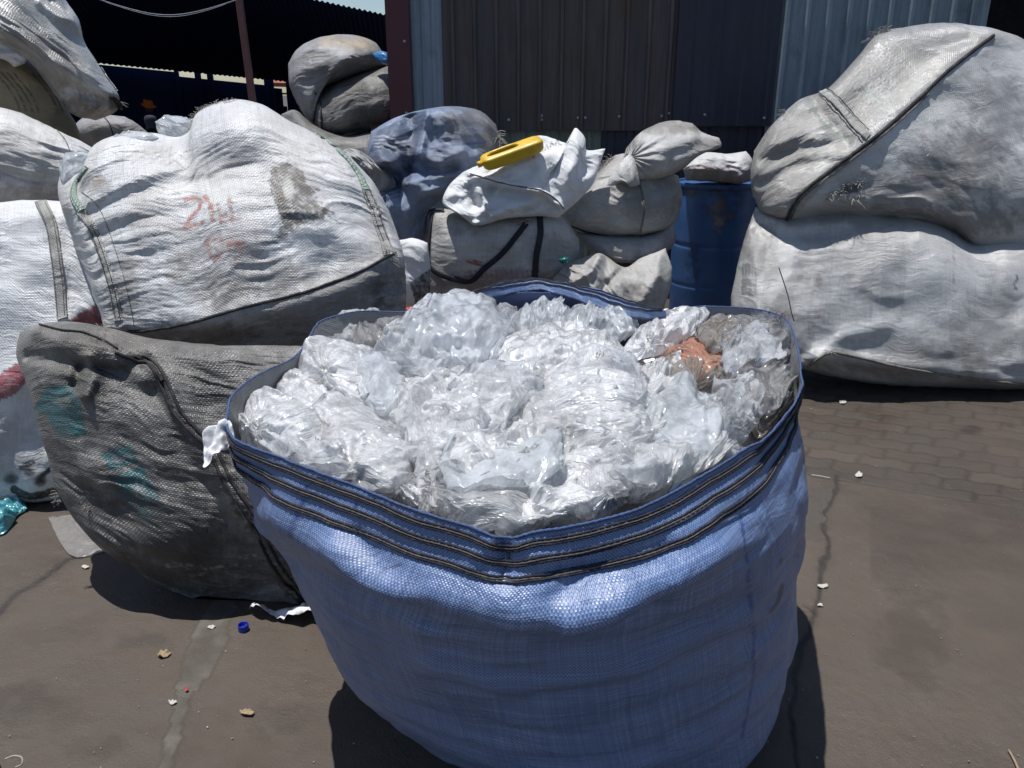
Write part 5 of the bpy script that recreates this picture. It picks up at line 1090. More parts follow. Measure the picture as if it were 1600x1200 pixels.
def vfilm(loop, mat, Y, T, label, z0=1.3, e=.12, seed=60, nn=64, group=None, lean=.2):
    n = len(loop)
    return Sack('crumpled_film', loop, (0, n // 4, n // 2, 3 * n // 4), Y, T, mat, label, 'plastic film', group, nu=nn, nv=nn, e=(e * .4, e * .4), it=26, pull=.02, bend=.03, lump=.03, lumps=.08, z0=z0, lean=lean, seed=seed, wr=((.14, .04, .016, seed, 1), (.09, .02, .008, seed + .6, 1), (.08, .02, .006, seed + 1.6, -1)), jit=.012, shear=.25, back=.03)
vfilm([(242, 190), (258, 180), (285, 182), (305, 192), (302, 220), (270, 224), (250, 208)], F_frost, 3.35, .05, 'bluish clear film peeping over the back of the big white sack', 1.4, seed=61)
vfilm([(92, 262), (102, 238), (130, 236), (152, 244), (148, 270), (120, 285), (98, 290)], F_frost, 3.15, .05, 'clear film stuffed between the left sacks and the big white sack', 1.2, seed=62)
vfilm([(176, 214), (200, 204), (232, 207), (248, 216), (215, 226), (185, 224)], F_frost, 3.2, .03, 'thin strip of clear film behind the low left shoulder of the big white sack', 1.3, seed=63)

# ---- right hand pair
def paint_R(s):
    s.poly([(1235, 345), (1290, 285), (1370, 222), (1450, 145), (1545, 62), (1480, 25), (1370, 45), (1280, 130), (1160, 240), (1170, 340)], (.33, .30, .255), .55, .7)
    for b_ in ((1500, 250, 90, 60, .55), (1430, 300, 120, 45, .5), (1560, 180, 60, 70, .45), (1230, 250, 50, 60, .45), (1320, 170, 50, 30, .35), (1500, 345, 110, 30, .7)): s.blot(b_[0], b_[1], b_[2], b_[3], (.12, .11, .10), min(1, b_[4] * 1.25))
    s.blot(1450, 100, 60, 30, (.50, .48, .44), .4)
    g = (.12, .28, .18)
    s.line([(1335, 115), (1350, 140), (1380, 158), (1395, 178)], 1.6, g, .6, 1.4); s.line([(1262, 165), (1290, 195), (1330, 225)], 1.6, g, .6, 1.4); s.line([(1195, 322), (1215, 330)], 1.6, g, .5, 1)
    s.poly([(1313, 296), (1330, 286), (1352, 285), (1340, 300), (1322, 304)], (.02, .022, .028), 1, .2)
    s.line([(1300, 300), (1325, 284), (1360, 278), (1380, 276)], 4, (.50, .49, .46), .7, 1.2)
R_ = Sack('bulk_sack', [(1178, 236), (1205, 198), (1250, 156), (1292, 140), (1338, 92), (1372, 54), (1420, 42), (1475, 36), (1540, 42), (1600, 62), (1690, 120), (1750, 220), (1740, 330), (1680, 380), (1600, 386), (1530, 386), (1490, 364), (1440, 348), (1360, 342), (1290, 338), (1235, 347), (1190, 328), (1174, 290)],
    (0, 8, 12, 20), 4.85, .36, M_silver, 'huge grimy sack with a diagonal dark seam, upper of the two right hand sacks', nu=280, nv=220, lean=.50, z0=1.3, e=(.008, .014), exc=lambda p: (0 * p[..., 0], .05 * np.exp(-((p[..., 0] - 1270) / 80)**2)), it=60, seed=71, ab=(2.6, 2.8), lump=.03, lumps=.3, wr=((.40, .14, .014, -.1, 1), (.25, .08, .005, .3, -1), (.14, .03, .0018, -.2, 1)), paint=paint_R,
    feats=(('line', [(1235, 345), (1255, 300), (1290, 270), (1370, 210), (1440, 150), (1480, 110), (1545, 62)], 22, .05), ('line', [(1285, 142), (1320, 175), (1350, 210)], 9, .02), ('line', [(1270, 150), (1300, 190), (1330, 225)], 9, -.03), ('line', [(1430, 60), (1470, 78), (1510, 70)], 10, -.02), ('line', [(1240, 345), (1300, 330), (1400, 340), (1500, 372)], 16, -.03), ('blob', (1330, 290), 30, 18, -.02), ('line', [(1200, 250), (1260, 232), (1330, 220)], 9, -.02), ('line', [(1195, 285), (1250, 260), (1300, 250)], 9, -.02)))
R_.cord('seam', [(1228, 346), (1238, 322), (1252, 302), (1290, 272), (1370, 212), (1440, 150), (1480, 112), (1520, 80), (1552, 56)], .010, M_seam, 160, .004, wob=.006)
R_.cord('seam', [(1236, 340), (1246, 318), (1262, 300), (1300, 272), (1378, 212), (1450, 148)], .005, M_seamg, 130, .008, wob=.004)
R_.ribbon('edge_tape', [(1285, 142), (1305, 160), (1330, 188), (1356, 214)], .022, M_tape, 60, .004, ruck=.004)
for k in (-5, 5): R_.cord('stitching', [(1285 + k, 142 - k), (1305 + k, 160 - k), (1330 + k, 188 - k), (1352 + k, 210 - k)], .0025, M_seam, 60, .011)
fray(R_, [(1360, 62), (1372, 54), (1392, 48)], 60, .045, seed=21, r=.0014); fray(R_, [(1290, 312), (1300, 300), (1340, 312), (1345, 306)], 60, .05, seed=22, r=.0014); fray(R_, [(1312, 292), (1350, 284)], 40, .035, seed=23, r=.0014); fray(R_, [(1230, 345), (1236, 350)], 16, .08, seed=24, r=.0014); fray(R_, [(1222, 180), (1228, 176)], 20, .04, seed=25, r=.0012)
def paint_S(s):
    k = (.075, .075, .085)
    s.poly([(1160, 412), (1181, 412), (1183, 462), (1158, 460)], (.13, .13, .14), .85, .5)
    for x0 in (1163, 1168, 1173, 1178): s.line([(x0, 416), (x0, 432)], 1.1, (.34, .34, .34), .9, .4)
    s.line([(1162, 434), (1180, 434)], 1.5, (.34, .34, .34), .9, .3); s.line([(1163, 440), (1179, 441)], 1.4, (.32, .32, .32), .7, .8)
    for x0, sh in ((1163, ((0, 0), (0, 7), (4, 7), (4, 0))), (1169, ((0, 7), (0, 0), (4, 1), (0, 3), (4, 6), (0, 7))), (1175, ((0, 0), (0, 7), (0, 3), (4, 0), (0, 3), (4, 7)))): s.line([(x0 + a, 448 + b_) for a, b_ in sh], .8, (.36, .36, .36), .9, .3)
    for x0 in (1296, 1362, 1410, 1488): s.line([(x0, 350), (x0 + 3, 420), (x0 - 2, 500)], .7, (.25, .26, .29), .5, .8)
    for x0, wd in ((1300, 26), (1340, 20), (1395, 18)): s.line([(x0, 350), (x0 + 2, 420), (x0, 490)], wd, (.50, .50, .49), .22, .2)
    for b_ in ((1180, 380, 40, 50, .6), (1400, 560, 190, 34, .5), (1540, 520, 80, 70, .45), (1270, 430, 26, 20, .5), (1280, 440, 8, 10, .7), (1220, 520, 60, 50, .5)): s.blot(b_[0], b_[1], b_[2], b_[3], (.17, .155, .13), b_[4])
    s.line([(1588, 430), (1590, 436), (1584, 444), (1588, 452)], 1.6, (.03, .03, .03), .9, .5)
S_k = Sack('bulk_sack', [(1180, 324), (1235, 332), (1340, 325), (1440, 335), (1480, 352), (1510, 370), (1560, 366), (1620, 376), (1700, 392), (1760, 440), (1770, 540), (1730, 602), (1600, 608), (1500, 606), (1400, 602), (1320, 592), (1255, 575), (1190, 545), (1150, 510), (1143, 470), (1150, 430), (1162, 378)],
    (0, 8, 11, 17), 4.42, .36, M_silver, 'long silvery sack lying on the ground with a small dark square print, lower right', nu=300, nv=170, lean=.42, z0=.2, e=(.006, .012), exc=lambda p: (0 * p[..., 0], .03 * np.exp(-((p[..., 0] - 1330) / 90)**2)), it=60, seed=83, ab=(3.0, 2.6), lump=.022, lumps=.3, wr=((.5, .16, .012, .1, 1), (.3, .07, .003, -.1, -1), (.16, .03, .0012, 0, 1)), paint=paint_S, ymin=.004,
    feats=(('line', [(1240, 572), (1290, 556), (1320, 553), (1420, 568), (1560, 590), (1620, 598)], 12, .04), ('line', [(1510, 392), (1530, 430), (1560, 470)], 40, -.05), ('line', [(1190, 330), (1240, 358), (1330, 352)], 10, .025), ('line', [(1180, 350), (1240, 375), (1320, 372)], 12, -.03), ('line', [(1290, 556), (1330, 520), (1390, 505)], 12, .02)))
S_k.cord('seam', [(1262, 572), (1295, 552), (1330, 556), (1400, 572), (1500, 588), (1600, 600)], .008, M_seamg, 120, .004)
fray(S_k, [(1290, 552), (1300, 550)], 12, .05, seed=33, r=.0015)

# ---- the middle of the pile
def paint_J(s):
    for b_ in ((740, 190, 60, 34, .75), (768, 220, 26, 34, .9), (700, 260, 60, 30, .3)): s.blot(b_[0], b_[1], b_[2], b_[3], (.16, .145, .125), b_[4])
    s.poly([(667, 172), (640, 180), (590, 205), (575, 240), (600, 300), (640, 290), (650, 235)], (.035, .05, .10), .55, .3)
    for k in range(4): s.line([(582 + k, 214 + k * 5), (600, 212 + k * 6), (615, 218 + k * 6), (638, 214 + k * 6)], 1.2, (.45, .47, .55), .8, .3)
    s.line([(655, 236), (700, 228), (760, 222)], 1.4, (.02, .05, .28), .8, .3)
    for k in range(3): s.line([(596, 305 + 6 * k), (610, 298 + 6 * k), (625, 294 + 6 * k)], 1.2, (.02, .04, .15), .8, .3)
J_ = Sack('bulk_sack', [(580, 205), (620, 183), (668, 170), (710, 166), (750, 174), (775, 195), (783, 228), (760, 262), (715, 290), (680, 320), (666, 350), (668, 385), (635, 392), (610, 370), (598, 330), (588, 290), (572, 250)],
    (0, 5, 11, 14), 5.05, .26, M_bl, 'slumped blue tarpaulin-like sack with pale stripes, left of the yellow container', nu=190, nv=170, lean=.25, z0=1, e=(.03, .03), it=50, seed=91, lump=.05, lumps=.16, wr=((.40, .10, .035, .6, 1), (.45, .12, .045, .9, 'tri'), (.22, .05, .012, 1.0, -1), (.20, .10, .014, 2.0, 'tri'), (.10, .025, .004, .6, 1)), paint=paint_J, ab=(2.6, 2.6),
    feats=(('line', [(667, 172), (662, 205), (655, 245)], 6, .05), ('line', [(645, 190), (640, 240), (620, 290)], 16, -.12), ('line', [(650, 240), (690, 250), (720, 236)], 8, .04), ('line', [(640, 268), (690, 268), (705, 260)], 8, -.05), ('line', [(600, 305), (640, 282), (690, 275)], 8, .05), ('line', [(600, 250), (625, 262)], 10, .05), ('line', [(590, 285), (620, 290)], 8, -.06)))
fray(J_, [(776, 205), (782, 232)], 40, .05, seed=41, r=.0015)
rg_ = Sack('rag', [(530, 236), (552, 232), (572, 242), (600, 262), (618, 285), (612, 305), (590, 312), (572, 290), (552, 262)], (0, 3, 6, 8), 4.95, .08, M_gr2, 'crumpled dirty rag between the big white sack and the blue tarpaulin-like sack', 'rag', nu=90, nv=80, e=(.10, .10), it=36, seed=95, lump=.04, lumps=.08, z0=1, wr=((.14, .04, .022, .6, 1), (.08, .02, .008, .8, 1)))
L_p = lambda s: ([s.blot(*b_) for b_ in ((720, 440, 70, 18, (.26, .13, .13), .55), (800, 430, 60, 14, (.20, .13, .16), .5), (700, 350, 60, 20, (.20, .18, .15), .4), (860, 400, 40, 40, (.17, .16, .16), .5))],
                 s.line([(730, 408), (745, 413), (762, 417)], 2.2, (.35, .06, .04), .8, .8), s.line([(735, 405), (758, 412)], 1.2, (.03, .02, .02), .8, .8),
                 [s.line([(x0, 424), (x0 + 2, 434)], 2.2, (.26, .13, .15), .7, .8) for x0 in range(735, 835, 8)])
L_ = Sack('bulk_sack', [(674, 322), (720, 330), (780, 336), (850, 330), (888, 345), (905, 380), (900, 415), (880, 440), (820, 452), (760, 462), (700, 480), (672, 476), (662, 430), (664, 370)],
    (0, 4, 7, 11), 4.85, .24, M_g1, 'square grey white sack wrapped in a black carrying strap, under the white bag', nu=180, nv=140, lean=.08, z0=.6, e=(.012, .04), it=50, seed=101, ab=(4, 3.4), wr=((.3, .045, .009, -.05, 1), (.16, .025, .004, .05, 1), (.06, .012, .0015, 0, 1)), paint=L_p)
L_.ribbon('carry_strap', [(676, 334), (672, 370), (670, 410), (682, 425), (710, 436), (736, 438), (756, 420), (784, 396), (806, 370), (822, 350)], .016, M_strap, 120, .008)
L_.ribbon('carry_strap', [(843, 338), (844, 365), (838, 400), (835, 436)], .018, M_strap, 60, .008)
L_.ribbon('carry_strap', [(694, 330), (672, 332), (668, 360), (666, 400), (668, 425), (676, 440)], .010, M_strap, 50, .012)
fray(L_, [(808, 352), (826, 346)], 30, .04, seed=51, r=.0014)
def paint_K(s):
    for k, x0 in enumerate((834, 842, 850, 858, 866)): s.line([(x0 + k * .5, 246 - k * 5), (x0 + 4, 234 - k * 4), (x0 + 7, 242 - k * 5)], 1.0, (.05, .05, .06), .7, .9)
    s.line([(872, 224), (880, 228), (888, 222)], 1., (.05, .05, .06), .7, .9)
K_ = Sack('white_bag', [(738, 262), (790, 240), (838, 212), (865, 216), (888, 224), (893, 210), (900, 200), (914, 216), (918, 234), (946, 232), (940, 248), (928, 285), (905, 312), (872, 340), (838, 338), (790, 342), (745, 352), (715, 332), (692, 318), (700, 292), (722, 270)],
    (0, 9, 13, 17), 4.72, .16, M_wht, 'bright white empty bag draped over the strapped sack beside the yellow container', 'bag', nu=190, nv=130, lean=.55, z0=1, e=(.04, .04), it=45, seed=111, lump=.03, lumps=.12, wr=((.22, .05, .014, .3, 1), (.12, .03, .008, .5, -1), (.06, .014, .003, .2, 1)), paint=paint_K,
    feats=(('line', [(735, 272), (790, 290), (850, 300), (876, 325)], 5, .035), ('line', [(745, 290), (800, 305), (850, 312)], 8, -.04), ('line', [(744, 350), (760, 320), (745, 285)], 7, .04), ('line', [(735, 290), (742, 318)], 7, -.05), ('line', [(744, 350), (800, 325), (850, 308)], 7, .03), ('line', [(893, 212), (900, 240), (880, 290)], 9, .03)))
K_.cord('seam', [(735, 272), (790, 288), (845, 298), (868, 312), (880, 326)], .004, M_seamg, 60, .004)
def paint_M(s):
    s.blot(1010, 310, 60, 40, (.20, .19, .19), .5); s.blot(960, 260, 40, 20, (.40, .35, .28), .4)
M_k = Sack('bulk_sack', [(935, 268), (955, 246), (985, 240), (1030, 262), (1060, 275), (1066, 310), (1052, 352), (1010, 368), (960, 370), (915, 364), (876, 345), (862, 336), (885, 315), (915, 300)],
    (0, 4, 7, 11), 5.1, .26, M_g1, 'plump grey tan sack below the knotted one, left of the blue drum', nu=160, nv=130, lean=.3, z0=1, e=(.02, .035), it=50, seed=121, ab=(2.6, 2.6), paint=paint_M, wr=((.3, .06, .012, -.1, 1), (.15, .03, .005, .2, 1), (.06, .015, .002, 0, 1)), feats=(('line', [(1002, 288), (1006, 330), (1002, 368)], 7, .025),))
M_k.cord('seam', [(1000, 288), (1005, 310), (1006, 335), (1001, 362)], .006, M_seamg, 40, .003)
M_k.cord('seam', [(880, 348), (920, 362), (965, 370), (1003, 368)], .005, M_seam, 60, .003)
fray(M_k, [(935, 266), (958, 248)], 50, .05, seed=61, r=.0014); fray(M_k, [(992, 366), (1006, 370)], 20, .06, seed=62, r=.0014)
M2 = Sack('bulk_sack', [(898, 362), (950, 368), (1010, 366), (1052, 345), (1056, 375), (1040, 395), (1000, 412), (960, 410), (925, 395)], (0, 3, 6, 7), 5.0, .2, M_gr2, 'flattened dark grey sack squeezed beneath the plump grey tan one', nu=110, nv=60, lean=.1, z0=.8, e=(.02, .03), it=40, seed=125, ab=(3, 3))
N_ = Sack('knotted_sack', [(978, 232), (1002, 206), (1040, 190), (1080, 192), (1095, 206), (1124, 216), (1126, 230), (1090, 240), (1070, 262), (1035, 278), (1000, 284), (965, 292), (948, 288), (968, 262)],
    (0, 5, 7, 11), 5.0, .18, M_g1, 'grey sack with its neck tied in radiating pleats, topmost left of the drum', nu=170, nv=120, lean=.4, z0=1.2, e=(.02, .02), it=36, seed=131, wr=((.16, .04, .008, .4, 1), (.08, .02, .003, .4, 1)), feats=(('star', (986, 246), 42, 19, .012), ('line', [(1000, 215), (1045, 200), (1090, 205)], 7, -.03)),
    paint=lambda s: (s.blot(1050, 200, 60, 14, (.17, .15, .13), .7), s.blot(985, 225, 22, 16, (.15, .13, .115), .6), s.blot(1100, 225, 30, 10, (.3, .26, .2), .4)))
kn = Sack('neck', [(948, 290), (955, 272), (972, 250), (984, 240), (992, 250), (1000, 288), (985, 291), (972, 276), (960, 290)], (0, 3, 5, 7), 4.83, .05, M_g1, None, nu=60, nv=60, lean=.4, z0=1.2, e=(.06, .02), it=24, seed=133, parent=N_.o, wr=((.03, .08, .012),))
O_ = Sack('small_sack', [(1066, 262), (1078, 246), (1105, 238), (1135, 240), (1166, 236), (1176, 252), (1177, 282), (1150, 288), (1110, 284), (1072, 282)], (0, 4, 6, 9), 5.6, .26, M_w1, 'small flat white sack with a red stitched line resting on top of the blue drum', nu=110, nv=70, lump=.03, lumps=.1, wr=((.2, .04, .02, .2, 1), (.1, .03, .01, .8, 'tri'), (.05, .015, .003, .2, 1)), lean=.3, z0=1, e=(.02, .03), it=36, seed=137,
    paint=lambda s: ([s.line([(1072 + k * 9, 262 - (k % 2)), (1078 + k * 9, 263)], 1.4, (.36, .10, .12), .8, .5) for k in range(10)], s.poly([(1060, 264), (1180, 266), (1180, 300), (1060, 300)], (.20, .22, .27), .5, .3)))
Q_ = Sack('bulk_sack', [(862, 432), (892, 410), (925, 398), (940, 396), (975, 418), (1000, 404), (1040, 388), (1050, 420), (1046, 455), (1030, 500), (960, 510), (880, 480)], (0, 6, 9, 11), 4.62, .2, M_g1, 'slack tan grey sack slumped behind the blue sack, left of the drum', nu=150, nv=110, lean=.45, z0=.4, e=(.05, .05), it=45, seed=141, lump=.02, lumps=.2, wr=((.35, .07, .024, 1.0, 1), (.2, .04, .010, .8, 1), (.1, .02, .003, 1., 1)),
    paint=lambda s: (s.blot(990, 460, 40, 20, (.17, .15, .12), .7), s.blot(940, 430, 60, 40, (.46, .42, .36), .4)), feats=(('line', [(938, 398), (925, 425), (900, 440)], 7, .05), ('line', [(950, 405), (945, 440)], 8, -.05), ('line', [(975, 418), (950, 445), (920, 470)], 6, -.04), ('line', [(1030, 395), (1025, 430), (1000, 470)], 8, .03)))
I2 = Sack('bulk_sack', [(492, 146), (540, 124), (600, 104), (640, 104), (640, 200), (570, 206), (505, 216), (490, 200)], (0, 3, 4, 7), 6.95, .42, M_drk, 'dark brown grimy sack at the foot of the background heap beside the maroon post', nu=130, nv=110, lean=.2, z0=1.5, e=(.02, .03), it=40, seed=151, paint=lambda s: (s.blot(550, 150, 60, 30, (.26, .23, .20), .6), s.blot(600, 180, 40, 30, (.06, .045, .04), .8)), feats=(('line', [(495, 150), (500, 180), (498, 210)], 9, .06),))
I2.cord('seam', [(500, 152), (502, 175), (503, 205)], .008, M_seam, 40, .004)
I2.cord('seam', [(510, 214), (545, 206), (580, 202)], .016, M_seam, 40, .0)
I1 = Sack('bulk_sack', [(450, 100), (465, 76), (500, 58), (550, 54), (585, 66), (600, 86), (604, 104), (560, 116), (522, 130), (496, 146), (490, 196), (470, 172), (453, 135)], (0, 5, 8, 11), 7.05, .42, M_gr2, 'rounded grey sack with a tan top, highest of the background heap', nu=130, nv=120, lean=.12, z0=1.7, e=(.02, .03), it=40, seed=155, lump=.04, wr=((.3, .09, .02, .5, 1), (.14, .04, .008, .4, 1)),
    paint=lambda s: (s.blot(540, 66, 60, 14, (.42, .33, .22), .85), s.blot(540, 95, 50, 10, (.13, .12, .12), .5), s.blot(520, 95, 60, 20, (.36, .35, .35), .4)))
I1.cord('seam', [(492, 146), (520, 132), (560, 117), (598, 104)], .010, M_seam, 50, .004)
I3 = Sack('bulk_sack', [(440, 178), (462, 172), (492, 196), (540, 212), (600, 204), (640, 210), (640, 300), (540, 300), (460, 260)], (0, 5, 6, 7), 6.6, .3, M_drk, 'black shadowed sack low in the background heap, mostly hidden', nu=90, nv=70, lean=.2, z0=1, e=(.02, .03), it=30, seed=157)
bw = Sack('blue_plastic', [(582, 84), (596, 80), (612, 86), (612, 102), (598, 100), (588, 94)], (0, 2, 3, 4), 6.7, .06, plain('blue_poly', (.04, .18, .42), .35), 'small knot of bright blue plastic beside the background heap', 'plastic bag', nu=40, nv=36, e=(.08, .08), it=24, seed=159, z0=1.8, wr=((.05, .05, .02),))
# low things seen in the gap between the white sack and the strapped sack
W1 = Sack('bulk_sack', [(622, 376), (645, 372), (668, 380), (672, 420), (668, 470), (640, 480), (624, 470)], (0, 2, 5, 6), 4.6, .12, M_wht, 'pale bluish sack in the gap left of the strapped sack', nu=60, nv=90, e=(.03, .03), it=30, seed=161, z0=.5, ymin=.0, paint=lambda s: s.poly([(640, 440), (672, 420), (672, 480), (650, 480)], (.04, .038, .04), .8, .5))
bt = vfilm([(634, 494), (650, 478), (672, 470), (682, 482), (664, 498)], F_grey, 4.1, .04, 'grey scrap behind the far left rim of the blue sack', .1, seed=163)
rd = Sack('plastic_scrap', [(634, 482), (642, 478), (652, 484), (648, 492), (636, 491)], (0, 1, 3, 4), 4.25, .02, plain('red_poly', (.55, .03, .03), .35), 'tiny bright red plastic scrap behind the far left rim of the blue sack', 'plastic scrap', nu=24, nv=20, e=(.05, .05), it=10, seed=165, z0=.1, wr=((.03, .03, .01),))
gb = Sack('green_bottle', [(872, 406), (882, 401), (889, 404), (888, 411), (878, 413)], (0, 1, 3, 4), 4.58, .03, plain('green_poly', (.01, .14, .12), .25), 'dark green bottle end poking out right of the strapped sack', 'bottle', nu=24, nv=20, e=(.0, .0), it=0, seed=167, z0=.6, wr=())
# ---------------------------------------------------------------- drum
M_drum = plain('drum_blue', (.018, .065, .26), .42, .5, dirt=(.02, .035, .10), amt=.6, sc_=5, bump=.001)
def drum():
    cx, cy = at_plane((1112, 380), 5.78)[0], 5.78; rad = 127 / 2 / FPX * (5.78 * math.cos(PITCH) + .6 * math.sin(PITCH)) * .985; H = at_plane((1112, 289), 5.5)[2]
    root = empty('blue_drum', (cx, cy, 0)); tag(root, 'tall blue plastic drum with brown stains standing right of the knotted sack', 'drum')
    prof = [(0, 0), (.8, 0), (.93, .008), (.955, .03), (.965, .1), (.985, .2), (1.0, .28), (1.0, .292), (.985, .298), (.985, .312), (1.0, .318), (1.005, .45), (1.005, .56), (1.0, .568), (.985, .575), (.985, .59), (1.0, .596), (1.0, .70), (.99, .82), (.975, .90), (.96, .945), (.955, .962), (1.0, .966), (1.005, .975), (1.005, .995), (.99, 1.0), (.95, .998), (.945, .985), (.9, .98), (0, .985)]
    n = 96; V = []; 
    pp = spline(np.array([(r * rad, z * H) for r, z in prof]), 170)
    th = np.linspace(0, 2 * math.pi, n, endpoint=False)
    G = np.stack([cx + pp[:, :1] * np.cos(th), cy + pp[:, :1] * np.sin(th), np.repeat(pp[:, 1:], n, 1)], -1)
    G[..., :2] += (.004 * n2(th[None] * 2 + 0 * G[..., 2], G[..., 2] * 4, 3, 2))[..., None]
    px = proj(G); pc = np.zeros(G.shape[:2] + (4,)); fr = (G[..., 1] < cy)
    rg = fbm(G * 30, 3, 4); rg2 = fbm(G * 9, 5, 3)
    for x, y, rx, ry, c, a in ((1125, 330, 30, 28, (.13, .10, .085), .85), (1120, 302, 50, 8, (.04, .035, .035), .8), (1080, 300, 30, 6, (.035, .035, .04), .7), (1122, 350, 10, 18, (.30, .24, .22), .6), (1053, 318, 4, 7, (.35, .22, .12), .7), (1085, 410, 12, 30, (.02, .03, .07), .5), (1125, 372, 4, 30, (.10, .12, .20), .4)):
        m = np.clip(1.1 - ((px[..., 0] - x) / rx)**2 - ((px[..., 1] - y) / ry)**2 + 1.6 * rg + rg2, 0, 1) * a * fr
        pc[..., :3] = pc[..., :3] * (1 - m[..., None]) + np.array(c) * m[..., None]; pc[..., 3] = 1 - (1 - pc[..., 3]) * (1 - m)
    m = NT('drum_body'); tc = m.n('ShaderNodeTexCoord'); ob = tc.outputs['Object']
    c = m.mix(m.ramp(m.noise(ob, 5, 6, .6), .35, .65), (.030, .088, .235), (.040, .11, .27))
    c = m.mix(m.ramp(m.noise(m.mapv(ob, (22, 22, 3)), 1, 7, .7), .55, .72, 0, .4), c, (.05, .07, .12))
    at = m.n('ShaderNodeAttribute', attribute_name='paint'); c = m.mix(at.outputs['Alpha'], c, at.outputs['Color'])
    p = m.n('ShaderNodeBsdfPrincipled'); m.l(c, p.inputs['Base Color']); m.l(m.ramp(m.noise(ob, 12, 5), .3, .7, .32, .55), p.inputs['Roughness']); m.l(m.bump(m.noise(ob, 25, 4), .003, .5), p.inputs['Normal']); m.l(p.outputs[0], m.out.inputs[0])
    mesh_obj('drum_shell', G.reshape(-1, 3), grid_faces(n, 170, True)[:, ::-1], m.m, root, paint=pc.reshape(-1, 4))
    MB().tube([(cx + .05, cy - .1, H * .985), (cx + .05, cy - .1, H * 1.002)], .03, 16, nrm=np.tile([1., 0, 0], (2, 1))).obj('bung', M_drum, root)
drum()
# ---------------------------------------------------------------- yellow jerrycan tucked in the white bag
def jerrycan():
    A, B = at_plane((751, 254), 4.58), at_plane((848, 219), 4.68)
    ax = (B - A); L = np.linalg.norm(ax); ax /= L; up = np.array([-.2, -.45, .87]); up -= ax * (up @ ax); up /= np.linalg.norm(up); sd = np.cross(ax, up)
    M_y = plain('yellow_plastic', (.62, .40, .015), .38, .5, dirt=(.30, .17, .02), amt=.35, sc_=14, bump=.002)
    root = empty('jerrycan', A + ax * L / 2); tag(root, 'yellow plastic jerrycan tucked into the top of the bright white bag', 'jerrycan')
    n = 40; V = []; N_s = 34; t = np.linspace(-1, 1, N_s)
    for k, s_ in enumerate(t):
        sc2 = (1 - abs(s_)**9)**.45; c = A + ax * L * (s_ + 1) / 2
        for j in range(n):
            a = 2 * math.pi * j / n; cs, sn = math.cos(a), math.sin(a); e_ = .42
            x_ = math.copysign(abs(cs)**e_, cs) * .05; y_ = math.copysign(abs(sn)**e_, sn) * .038
            rib = 0
            V.append(c + sd * x_ * sc2 + up * (y_ + (rib if sn > .5 else 0) - .012) * sc2)
    F = grid_faces(n, N_s, True).tolist() + [tuple(range(n))[::-1], tuple(range((N_s - 1) * n, N_s * n))]
    mesh_obj('body', V, [tuple(f) for f in F], M_y, root)
    h = spline([A + ax * .05 - sd * .0 + up * .02, A + ax * .07 - sd * .0 + up * .034, A + ax * .2 - sd * .0 + up * .036, A + ax * .23 - sd * .0 + up * .02], 20); MB().tube(h, .009, 8).obj('handle', M_y, root)
    MB().tube([A + ax * .0 + sd * .012, A - ax * .022 + sd * .012], .017, 14).obj('cap', M_y, root)
jerrycan()
# ---------------------------------------------------------------- litter
def scrap(name, loop, mat, label, cat, z=.006, curl=.01, nn=26, lump=.0, seed=1, plane=None, thick=.0012, group=None, zf=None):
    """thin sheet with its own thickness, curling up from the ground"""
    loop = [tuple(map(float, q)) for q in loop]; n = len(loop); c = [0, n // 4, n // 2, 3 * n // 4, n]
    sg = [[loop[k % n] for k in range(c[i], c[i + 1] + 1)] for i in range(4)]
    u = np.linspace(0, 1, nn); t = spline(sg[0], nn); r = spline(sg[1], nn); b_ = spline(sg[2], nn)[::-1]; l = spline(sg[3], nn)[::-1]
    uu, vv = np.meshgrid(u, u)
    px = (1 - vv)[..., None] * t[None] + vv[..., None] * b_[None] + (1 - uu)[..., None] * l[:, None] + uu[..., None] * r[:, None] - ((1 - uu) * (1 - vv))[..., None] * t[0] - (uu * (1 - vv))[..., None] * t[-1] - (uu * vv)[..., None] * b_[-1] - ((1 - uu) * vv)[..., None] * b_[0]
    P = plane(px) if plane else at_z(px, z)
    W = np.linalg.norm(P[0, -1] - P[0, 0]) + 1e-3
    h = curl * np.abs(n2(P[..., 0] / W * 1.6 + seed, P[..., 1] / W * 1.6, seed, 3)) * 2
    if zf is not None: h = h + zf(uu, vv)
    d = np.array([0, -.5, .86]) if plane else np.array([0, 0, 1.])
    A = P + d * h[..., None]; B = A - d * thick
    V = np.concatenate([A.reshape(-1, 3), B.reshape(-1, 3)]); g = grid_faces(nn, nn); m = nn * nn; i = np.arange(m).reshape(nn, nn)
    loopi = np.concatenate([i[0, :-1], i[:-1, -1], i[-1, :0:-1], i[:0:-1, 0]])
    side = np.stack([loopi, np.roll(loopi, -1), np.roll(loopi, -1) + m, loopi + m], -1)
    uv = np.stack([uu, vv], -1).reshape(-1, 2)
    c0 = A.reshape(-1, 3).mean(0); o = mesh_obj(name, V, np.concatenate([g, g[:, ::-1] + m, side]), mat, uv=np.concatenate([uv, uv]), origin=(c0[0], c0[1], A[..., 2].min()))
    return tag(o, label, cat, group)
M_paper = plain('paper', (.74, .74, .76), .7, .2, dirt=(.35, .32, .3), amt=.3, sc_=20, bump=.002)
M_film_flat = film('film_flat', (.42, .40, .38), (.25, .5), .25, .3, bs=14, bd=.002)
M_cyan = film('film_cyan', (.10, .42, .50), (.6, .95), .25, .2, bs=40)
M_leaf = plain('dry_leaf', (.32, .24, .15), .8, .2, dirt=(.15, .1, .06), amt=.5, sc_=40)
M_chip = plain('chip', (.46, .44, .40), .7, .3)
